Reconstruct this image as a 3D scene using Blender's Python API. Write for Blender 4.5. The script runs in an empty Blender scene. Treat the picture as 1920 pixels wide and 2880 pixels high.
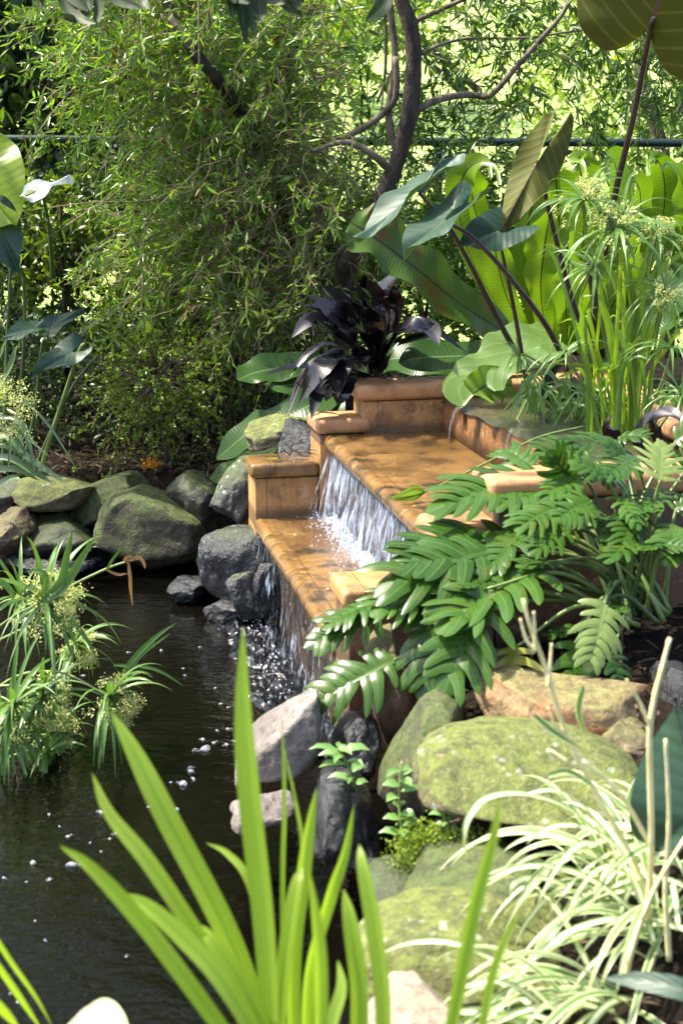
import bpy, bmesh, math, random
import numpy as np
from mathutils import Vector, noise
SC = bpy.context.scene
COL = SC.collection
R = math.radians
# ------------------------------------------------------------------ camera, world, sun, exposure
FPX = 4200.0
PITCH = math.atan(1040/FPX)
CAM = np.array([0, 0, 1.5])
cd = bpy.data.cameras.new('camera'); co = bpy.data.objects.new('camera', cd); COL.objects.link(co)
co.location = CAM; co.rotation_euler = (math.pi/2-PITCH, 0, 0)
cd.sensor_fit = 'VERTICAL'; cd.sensor_height = 36; cd.lens = 36*FPX/2880
cd.clip_start = .05; cd.clip_end = 600
cd.dof.use_dof = True; cd.dof.focus_distance = 5.1; cd.dof.aperture_fstop = 5.4
SC.camera = co
SUN = np.array([-.52, .10, .85]); SUN = SUN/np.linalg.norm(SUN)
w = bpy.data.worlds.new('World'); SC.world = w; w.use_nodes = True
nt = w.node_tree; bg = nt.nodes['Background']
sky = nt.nodes.new('ShaderNodeTexSky'); sky.sky_type = 'NISHITA'; sky.sun_disc = False
sky.sun_elevation = math.asin(SUN[2]); sky.sun_rotation = math.atan2(SUN[0], SUN[1])
sky.dust_density = 3.5; sky.ozone_density = .5; sky.air_density = .8
nt.links.new(sky.outputs[0], bg.inputs[0]); bg.inputs[1].default_value = .115
sl = bpy.data.lights.new('sun', 'SUN'); sl.energy = 3.2; sl.angle = R(2); sl.color = (1, .94, .80)
so = bpy.data.objects.new('sun', sl); COL.objects.link(so)
so.rotation_euler = Vector(SUN).to_track_quat('Z', 'Y').to_euler()
SC.view_settings.view_transform = 'Standard'; SC.view_settings.look = 'None'
SC.view_settings.exposure = 2.1; SC.view_settings.gamma = 1
SC.render.engine = 'CYCLES'
SC.cycles.max_bounces = 7; SC.cycles.transparent_max_bounces = 12; SC.cycles.diffuse_bounces = 3
SC.cycles.sample_clamp_indirect = 6
# ------------------------------------------------------------------ measuring helpers
_F = np.array([0, math.cos(PITCH), -math.sin(PITCH)]); _U = np.array([0, math.sin(PITCH), math.cos(PITCH)])
def _d(u, v): return _F+np.array([1., 0, 0])*(u-960)/FPX+_U*(1440-v)/FPX
def at(u, v, Y):
    r = _d(u, v); return CAM+r*Y/r[1]
def onz(u, v, z):
    r = _d(u, v); return CAM+r*((z-CAM[2])/r[2])
def px(n, Y): return n/FPX*Y*1.03
def cat(P, n):
    P = np.asarray(P, float)
    if len(P) == 2: return P[0]+(P[1]-P[0])*np.linspace(0, 1, n)[:, None]
    Q = np.vstack([2*P[0]-P[1], P, 2*P[-1]-P[-2]])
    out = []
    for t in np.linspace(0, len(P)-1-1e-6, n):
        i = int(t); f = t-i; a, b, c, d = Q[i:i+4]
        out.append(.5*(2*b+(c-a)*f+(2*a-5*b+4*c-d)*f*f+(3*b-a-3*c+d)*f**3))
    return np.array(out)
def pathp(pts, n): return cat([at(*p) for p in pts], n)
def nrm(a): return a/(np.linalg.norm(a, axis=-1, keepdims=True)+1e-9)
# ------------------------------------------------------------------ terrace frame
TA = R(12.0); A0 = onz(725, 1460, .32)
EX = np.array([math.cos(TA), math.sin(TA), 0]); EY = np.array([-math.sin(TA), math.cos(TA), 0])
def T(lx, ly, z): return np.array([A0[0], A0[1], 0])+EX*lx+EY*ly+np.array([0, 0, z])
# ------------------------------------------------------------------ mesh collector
class MB:
    def __init__(s): s.v = []; s.f = []; s.a = []; s.n = 0
    def add(s, V, F, tx=0, ty=0, rnd=0):
        V = np.asarray(V, float).reshape(-1, 3); k = len(V)
        A = np.zeros((k, 3)); A[:, 0] = tx; A[:, 1] = ty; A[:, 2] = rnd
        for q in (F if isinstance(F, list) else [F]):
            s.f.append(np.asarray(q, int)+s.n)
        s.v.append(V); s.a.append(A); s.n += k
    def tube(s, P, r, n=6, cap=True, rnd=0):
        P = np.asarray(P, float); m = len(P); r = np.broadcast_to(r, (m,)) if np.ndim(r) < 2 else r
        T = nrm(np.gradient(P, axis=0)); h = np.array([.31, .27, .91]) if abs(T[0][2]) < .9 else np.array([1., .2, .1])
        S = nrm(np.cross(T, h)); B = np.cross(S, T)
        a = np.linspace(0, 2*np.pi, n, endpoint=False)
        V = P[:, None]+(S[:, None]*np.cos(a)[:, None]+B[:, None]*np.sin(a)[:, None])*r[:, None, None]
        i = np.arange(m-1)[:, None]*n; j = np.arange(n)[None]; k = (j+1) % n
        F = np.stack([i+j, i+n+j, i+n+k, i+k], -1).reshape(-1, 4)
        fs = [F]
        if cap: fs += [np.arange(n)[None], (np.arange(n)+(m-1)*n)[None, ::-1]]
        s.add(V, fs, np.tile(np.cos(a), m), np.repeat(np.linspace(0, 1, m), n), rnd)
    def tubes(s, P, r0, r1, n=3, rnd=0):
        N, K, _ = P.shape
        T = nrm(np.gradient(P, axis=1)); h = np.array([.31, .52, .8])
        S = nrm(np.cross(T, h)); B = np.cross(S, T)
        t = np.linspace(0, 1, K); r = np.asarray(r0).reshape(-1, 1)*(1-t)+np.asarray(r1).reshape(-1, 1)*t
        a = np.linspace(0, 2*np.pi, n, endpoint=False)
        V = P[:, :, None]+(S[:, :, None]*np.cos(a)[:, None]+B[:, :, None]*np.sin(a)[:, None])*r[:, :, None, None]
        b = (np.arange(N)*K*n)[:, None, None]; i = np.arange(K-1)[None, :, None]*n; j = np.arange(n)[None, None]; k = (j+1) % n
        F = np.stack([b+i+j, b+i+n+j, b+i+n+k, b+i+k], -1).reshape(-1, 4)
        s.add(V, F, 0, 0, np.repeat(np.random.RandomState(N).rand(N), K*n))
    def leaves(s, P, D, U, L, W, fold=.25, droop=.15, rnd=None):
        N = len(P); D = nrm(D); S = nrm(np.cross(D, U)); Nn = np.cross(S, D)
        L = np.broadcast_to(L, N)[:, None]; W = np.broadcast_to(W, N)[:, None]
        def pt(t, x): return P+D*L*t+S*W*x-Nn*L*droop*t*t+Nn*W*fold*abs(x)
        V = np.stack([pt(0, 0), pt(.28, .9), pt(.66, .78), pt(1, 0), pt(.66, -.78), pt(.28, -.9)], 1)
        b = np.arange(N)[:, None]*6
        F = np.vstack([b+np.array([[0, 3, 2, 1]]), b+np.array([[0, 5, 4, 3]])])
        if rnd is None: rnd = np.random.RandomState(N % 9999).rand(N)
        s.add(V, F, np.tile([0, 1, 1, 0, 1, 1], N), np.tile([0, .3, .66, 1, .66, .3], N), np.repeat(rnd, 6))
    def ribbon(s, P, w, up, nx=4, fold=.2, wave=0, wf=9, rnd=0, lobe=0, ph=0, twist=0, arch=0):
        P = np.asarray(P, float); m = len(P); t = np.linspace(0, 1, m)
        w = np.array([w(x) for x in t]) if callable(w) else np.broadcast_to(w, (m,))
        T = nrm(np.gradient(P, axis=0)); up = np.broadcast_to(np.asarray(up, float), (m, 3))
        S = nrm(np.cross(T, up)); N = np.cross(S, T)
        if twist:
            c, q = np.cos(twist*t)[:, None], np.sin(twist*t)[:, None]; S, N = S*c+N*q, N*c-S*q
        x = np.linspace(-1, 1, nx+1); V = np.zeros((m, nx+1, 3))
        for k, xx in enumerate(x):
            sd = 1 if xx > 0 else -1
            q = ph+sd*1.3
            ww = w*(1+lobe*(np.sin(t*wf*1.7+q*2)+.6*np.sin(t*wf*3.1+q))*(abs(xx) > .9))
            dz = ww*(fold*abs(xx)-arch*xx*xx)+w*wave*np.sin(t*wf*2*np.pi/3+q)*abs(xx)**1.6
            V[:, k] = P+S*(ww*xx)[:, None]+N*dz[:, None]
        i = np.arange(m-1)[:, None]*(nx+1); j = np.arange(nx)[None]
        F = np.stack([i+j, i+j+1, i+nx+2+j, i+nx+1+j], -1).reshape(-1, 4)
        s.add(V, F, np.tile(x, m), np.repeat(t, nx+1), rnd)
    def build(s, name, mat, parent=None, loc=None, smooth=True):
        me = bpy.data.meshes.new(name); V = np.vstack(s.v); A = np.vstack(s.a)
        org = np.zeros(3)
        if parent is not None:
            q = parent
            while q is not None: org = org+np.array(q.location); q = q.parent
        if loc is not None: org = org+np.asarray(loc)
        V = V-org
        me.vertices.add(len(V)); me.vertices.foreach_set('co', V.astype(np.float32).ravel())
        li = np.concatenate([f.ravel() for f in s.f]); cnt = np.concatenate([np.full(len(f), f.shape[1]) for f in s.f])
        me.loops.add(len(li)); me.loops.foreach_set('vertex_index', li.astype(np.int32))
        me.polygons.add(len(cnt)); st = np.concatenate([[0], np.cumsum(cnt)[:-1]])
        me.polygons.foreach_set('loop_start', st.astype(np.int32))
        me.update(calc_edges=True)
        me.polygons.foreach_set('use_smooth', np.full(len(cnt), smooth))
        for k, nm in enumerate(('tx', 'ty', 'rnd')):
            me.attributes.new(nm, 'FLOAT', 'POINT').data.foreach_set('value', A[:, k].astype(np.float32))
        me.materials.append(mat)
        o = bpy.data.objects.new(name, me); COL.objects.link(o)
        if parent is not None: o.parent = parent
        if loc is not None: o.location = loc
        return o
def tag(o, label=None, cat=None, group=None, kind=None):
    if label: o['label'] = label
    if cat: o['category'] = cat
    if group: o['group'] = group
    if kind: o['kind'] = kind
    return o
def empty(name, loc, label, cat, group=None):
    o = bpy.data.objects.new(name, None); COL.objects.link(o); o.location = loc; o.empty_display_size = .05
    return tag(o, label, cat, group)
def box(mb, lo, hi, T=None, bev=.006, seg=2):
    bm = bmesh.new(); bmesh.ops.create_cube(bm, size=1)
    lo = np.array(lo, float); hi = np.array(hi, float)
    for v in bm.verts: v.co = Vector((lo+hi)/2+np.array(v.co)*(hi-lo))
    if bev: bmesh.ops.bevel(bm, geom=bm.edges[:], offset=bev, segments=seg, profile=.5, affect='EDGES')
    bm.verts.ensure_lookup_table(); bm.verts.index_update()
    V = np.array([v.co[:] for v in bm.verts])
    if T is not None: V = np.array([T(*p) for p in V])
    by = {}
    for f in bm.faces: by.setdefault(len(f.verts), []).append([v.index for v in f.verts])
    mb.add(V, [np.array(x) for x in by.values()]); bm.free()
# ------------------------------------------------------------------ materials
class NG:
    def __init__(s, name):
        s.m = bpy.data.materials.new(name); s.m.use_nodes = True; s.t = s.m.node_tree
        s.p = s.t.nodes['Principled BSDF']; s.out = s.t.nodes['Material Output']
    def n(s, typ, **k):
        o = s.t.nodes.new('ShaderNode'+typ)
        for a, b in k.items():
            if a.startswith('i_'):
                key = a[2:]; key = int(key) if key.isdigit() else key
                if hasattr(b, 'node'): s.t.links.new(b, o.inputs[key])
                else: o.inputs[key].default_value = b
            else: setattr(o, a, b)
        return o
    def link(s, a, b): s.t.links.new(a, b)
    def setp(s, **k):
        for a, b in k.items():
            key = a.replace('_', ' ')
            if hasattr(b, 'node'): s.link(b, s.p.inputs[key])
            else: s.p.inputs[key].default_value = b
    def math(s, op, a, b=0, clamp=False):
        o = s.n('Math', operation=op, use_clamp=clamp)
        for i, q in enumerate((a, b)):
            if hasattr(q, 'node'): s.link(q, o.inputs[i])
            else: o.inputs[i].default_value = q
        return o.outputs[0]
    def attr(s, nm): return s.n('Attribute', attribute_name=nm).outputs['Fac']
    def mix(s, f, a, b, mode='MIX'):
        o = s.n('Mix', data_type='RGBA', blend_type=mode)
        for k, q in ((0, f), (6, a), (7, b)):
            if hasattr(q, 'node'): s.link(q, o.inputs[k])
            else: o.inputs[k].default_value = q if k == 0 else (*q, 1)[:4]
        return o.outputs[2]
    def noise(s, scale, detail=4, vec=None, rough=.6, dist=0):
        if vec is None: vec = s.n('NewGeometry').outputs['Position']
        o = s.n('TexNoise', i_Scale=scale, i_Detail=detail, i_Roughness=rough, i_Distortion=dist); s.link(vec, o.inputs['Vector'])
        return o.outputs['Fac']
    def ramp(s, f, lo, hi):
        o = s.n('MapRange', interpolation_type='SMOOTHSTEP'); s.link(f, o.inputs[0]); o.inputs[1].default_value = lo; o.inputs[2].default_value = hi
        return o.outputs[0]
    def bump(s, h, st=.3, d=.01):
        o = s.n('Bump'); o.inputs['Strength'].default_value = st; o.inputs['Distance'].default_value = d; s.link(h, o.inputs['Height'])
        s.link(o.outputs[0], s.p.inputs['Normal']); return o.outputs[0]
def leafmat(name, cA, cB, rough=.38, *a_, **k_):
    coat = k_.pop('coat', 0); m = _leafmat(name, cA, cB, rough, *a_, **k_)
    if coat:
        p = m.node_tree.nodes['Principled BSDF']; p.inputs['Coat Weight'].default_value = coat; p.inputs['Coat Roughness'].default_value = .10 if coat == 1. else .25
    return m
def _leafmat(name, cA, cB, rough=.38, tr=.35, mid=None, old=False, mw=.1, vein=None, edge=None, spec=.5, ns=30, trc=(1.5, 1.6, .5), blot=None):
    g = NG(name); tx = g.math('ABSOLUTE', g.attr('tx')); rnd = g.attr('rnd')
    f = g.math('ADD', g.math('MULTIPLY', rnd, .75), g.math('MULTIPLY', g.noise(ns, 3), .4), True)
    c = g.mix(f, cA, cB)
    if old:
        c = g.mix(g.math('GREATER_THAN', rnd, .955), c, (.34, .30, .04)); c = g.mix(g.math('GREATER_THAN', rnd, .98), c, (.16, .09, .04))
    if blot:
        c = g.mix(g.math('MULTIPLY', g.ramp(g.noise(blot[1], 5), .5, .66), blot[2]), c, blot[0])
    if edge: c = g.mix(g.ramp(tx, edge[1], edge[1]+.22), c, edge[0])
    nrmo = None
    if vein:
        ty = g.attr('ty')
        ph = g.math('SUBTRACT', g.math('MULTIPLY', ty, vein[1]), g.math('MULTIPLY', tx, vein[3])) if vein[0] == 'ty' else g.math('MULTIPLY', tx, vein[1])
        s_ = g.math('SINE', g.math('MULTIPLY', ph, 6.283)); vb = .12
        c = g.mix(g.math('MULTIPLY', g.ramp(s_, .75, 1), vein[2]), c, tuple(min(1, x*1.7+.01) for x in cB))
        nrmo = g.bump(g.math('ADD', s_, g.noise(ns*2.5, 2)), vb, .002)
    else:
        nrmo = g.bump(g.noise(ns*2, 3), .25, .003)
    if mid: c = g.mix(g.math('SUBTRACT', 1, g.ramp(tx, mw*.5, mw)), c, mid)
    g.setp(Base_Color=c, Roughness=rough, Specular_IOR_Level=spec)
    if tr > 0:
        t = g.n('BsdfTranslucent'); g.link(g.mix(1, c, trc, 'MULTIPLY'), t.inputs[0]); g.link(nrmo, t.inputs[1])
        m = g.n('MixShader'); m.inputs[0].default_value = tr; g.link(g.p.outputs[0], m.inputs[1]); g.link(t.outputs[0], m.inputs[2])
        g.link(m.outputs[0], g.out.inputs[0])
    return g.m
def plain(name, cA, cB, scale=20, rough=.6, bump=.4, stretch=None, spec=.5, metal=0, bd=.004):
    g = NG(name); v = None
    if stretch:
        mp = g.n('Mapping'); mp.inputs['Scale'].default_value = stretch; g.link(g.n('NewGeometry').outputs['Position'], mp.inputs[0]); v = mp.outputs[0]
    n_ = g.noise(scale, 6, v); c = g.mix(g.ramp(n_, .3, .7), cA, cB)
    g.setp(Base_Color=c, Roughness=rough, Specular_IOR_Level=spec, Metallic=metal); g.bump(g.noise(scale*2.3, 6, v), bump, bd)
    return g.m
def rockmat(name, cA, cB, moss, mossamt, rough=.75, lichen=0, stain=None):
    g = NG(name); pos = g.n('NewGeometry').outputs['Position']
    n1 = g.noise(9, 8, pos, .65); n2 = g.noise(45, 6, pos, .7); n3 = g.noise(4, 4, pos, .6, .6)
    c = g.mix(g.ramp(n1, .35, .68), cA, cB)
    c = g.mix(g.math('MULTIPLY', g.ramp(n2, .47, .66), .7), c, tuple(x*.3 for x in cA))
    if stain: c = g.mix(g.math('MULTIPLY', g.ramp(n3, .46, .6), .85), c, stain)
    sp = g.n('SeparateXYZ'); g.link(g.n('NewGeometry').outputs['Normal'], sp.inputs[0])
    f = g.math('ADD', g.math('MULTIPLY', sp.outputs[2], .45), g.math('ADD', g.math('MULTIPLY', n1, .9), g.math('MULTIPLY', n2, .45)))
    f = g.ramp(f, 1.25-mossamt, 1.5-mossamt)
    mc = g.mix(g.ramp(g.noise(26, 7, pos, .75), .4, .62), moss, tuple(x*.38 for x in moss))
    mc = g.mix(g.math('MULTIPLY', g.ramp(g.noise(75, 4, pos, .6), .56, .68), .6), mc, tuple(x*1.5 for x in cB))
    c = g.mix(g.math('MULTIPLY', f, .9), c, mc)
    if lichen:
        vo = g.n('TexVoronoi', i_Scale=38.); g.link(pos, vo.inputs['Vector'])
        l = g.math('MULTIPLY', g.math('SUBTRACT', 1, g.ramp(vo.outputs['Distance'], .18, .36)), g.ramp(g.noise(10, 4, pos), .5, .62))
        c = g.mix(g.math('MULTIPLY', l, lichen), c, (.45, .52, .47))
    g.setp(Base_Color=c, Roughness=g.math('ADD', rough-.12, g.math('MULTIPLY', n2, .25), True))
    h = g.math('ADD', g.math('MULTIPLY', n1, 1.2), g.math('ADD', g.math('MULTIPLY', n2, .5), g.math('MULTIPLY', g.noise(160, 4, pos), .22)))
    g.bump(h, .8, .02)
    return g.m
def terramat(name, cA, cB, dark, damt, rough, wet=False, vert=False, joints=None):
    g = NG(name); pos = g.n('NewGeometry').outputs['Position']
    n1 = g.noise(7, 6, pos, .6); n2 = g.noise(60, 5, pos, .7)
    mp = g.n('Mapping'); mp.inputs['Scale'].default_value = (17, 17, 4.5) if vert else (11, 15, 11); mp.inputs['Rotation'].default_value = (0, 0, R(-4)); g.link(pos, mp.inputs[0])
    n3 = g.noise(1., 6, mp.outputs[0], .65)
    c = g.mix(g.ramp(n1, .3, .7), cA, cB)
    c = g.mix(g.math('MULTIPLY', g.ramp(g.math('ADD', g.math('MULTIPLY', n3, .6), g.math('MULTIPLY', g.noise(13, 6, pos, .7), .4)), .48, .62), damt), c, dark)
    c = g.mix(g.math('MULTIPLY', g.ramp(n2, .52, .75), .45), c, tuple(x*.4 for x in cA))
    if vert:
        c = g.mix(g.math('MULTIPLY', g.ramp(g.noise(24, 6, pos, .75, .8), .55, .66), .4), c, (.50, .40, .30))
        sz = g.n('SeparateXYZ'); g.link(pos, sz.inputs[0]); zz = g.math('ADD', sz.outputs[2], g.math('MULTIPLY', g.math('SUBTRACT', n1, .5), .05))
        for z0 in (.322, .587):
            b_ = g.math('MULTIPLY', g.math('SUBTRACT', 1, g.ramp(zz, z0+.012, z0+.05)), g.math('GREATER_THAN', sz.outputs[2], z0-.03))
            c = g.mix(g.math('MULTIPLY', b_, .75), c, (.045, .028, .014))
    if joints:
        def dot(v):
            o = g.n('VectorMath', operation='DOT_PRODUCT'); g.link(pos, o.inputs[0]); o.inputs[1].default_value = tuple(v); return o.outputs['Value']
        lx = g.math('SUBTRACT', dot(EX), float(A0@EX)); ly = g.math('SUBTRACT', dot(EY), float(A0@EY)-(.0))
        lx = g.math('ADD', lx, float(A0[2])*0); f = None
        for q in joints:
            d = g.math('LESS_THAN', g.math('ABSOLUTE', g.math('SUBTRACT', g.math('ADD', lx, g.math('MULTIPLY', g.math('SUBTRACT', n2, .5), .004)), q)), .0016)
            f = d if f is None else g.math('MAXIMUM', f, d)
        if wet:
            fr = g.math('ABSOLUTE', g.math('SUBTRACT', g.math('FRACT', g.math('ADD', g.math('MULTIPLY', ly, 1/.33), 10.3)), .5))
            f = g.math('MAXIMUM', f, g.math('MULTIPLY', g.math('LESS_THAN', fr, .005), g.math('GREATER_THAN', lx, .04)))
        c = g.mix(g.math('MULTIPLY', f, .75), c, (.025, .014, .008))
    g.setp(Base_Color=c, Roughness=rough)
    h = g.math('ADD', g.math('MULTIPLY', n2, .6), g.math('MULTIPLY', n3, .5))
    if wet: g.setp(Coat_Weight=1., Coat_Roughness=.04, Coat_IOR=1.33)
    b = g.bump(h, .5, .006)
    if wet:
        b2 = g.n('Bump'); b2.inputs['Strength'].default_value = 1.; b2.inputs['Distance'].default_value = .014
        mp2 = g.n('Mapping'); mp2.inputs['Scale'].default_value = (34, 110, 34); g.link(pos, mp2.inputs[0])
        g.link(g.noise(1., 4, mp2.outputs[0], .6, .5), b2.inputs['Height']); g.link(b2.outputs[0], g.p.inputs['Coat Normal'])
    return g.m
def watermat(name, col, sc, st, d, rough=.04):
    g = NG(name); pos = g.n('NewGeometry').outputs['Position']
    mp = g.n('Mapping'); mp.inputs['Scale'].default_value = (1, 1.7, 1); mp.inputs['Rotation'].default_value = (0, 0, R(12)); g.link(pos, mp.inputs[0])
    h = g.math('ADD', g.noise(sc, 3, mp.outputs[0], .5, .4), g.math('MULTIPLY', g.noise(sc*3.3, 2, mp.outputs[0], .5, .5), .3))
    c = g.mix(g.noise(2.2, 4, pos), tuple(x*.5 for x in col), col)
    g.setp(Base_Color=c, Roughness=rough, IOR=1.33); g.bump(h, st, d)
    return g.m
def fallmat(name, dens, vs=60., hs=3.):
    g = NG(name); cb = g.n('CombineXYZ'); g.link(g.math('MULTIPLY', g.attr('tx'), vs), cb.inputs[0]); g.link(g.math('MULTIPLY', g.attr('ty'), hs), cb.inputs[1]); g.link(g.math('MULTIPLY', g.attr('rnd'), 20), cb.inputs[2])
    n1 = g.noise(1., 5, cb.outputs[0], .65, .25)
    lo = g.math('MULTIPLY', g.math('SUBTRACT', g.noise(1., 2, cb.outputs[0].node.outputs[0]), .5), .0)
    cb2 = g.n('CombineXYZ'); g.link(g.math('MULTIPLY', g.attr('tx'), 9), cb2.inputs[0]); g.link(g.attr('ty'), cb2.inputs[1])
    n1 = g.math('ADD', n1, g.math('MULTIPLY', g.math('SUBTRACT', g.noise(1., 3, cb2.outputs[0]), .5), .35))
    a = g.math('MULTIPLY', g.ramp(n1, dens, dens+.22), .72)
    g.setp(Base_Color=(.62, .74, .96, 1), Roughness=.18, IOR=1.33, Transmission_Weight=.35)
    g.bump(n1, .6, .01)
    t = g.n('BsdfTransparent'); m = g.n('MixShader'); g.link(a, m.inputs[0]); g.link(t.outputs[0], m.inputs[1]); g.link(g.p.outputs[0], m.inputs[2])
    g.link(m.outputs[0], g.out.inputs[0]); return g.m
def glassmat(name):
    g = NG(name); g.setp(Base_Color=(.92, .95, 1, 1), Roughness=.06, IOR=1.33, Transmission_Weight=.75, Specular_IOR_Level=.8); return g.m
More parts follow.
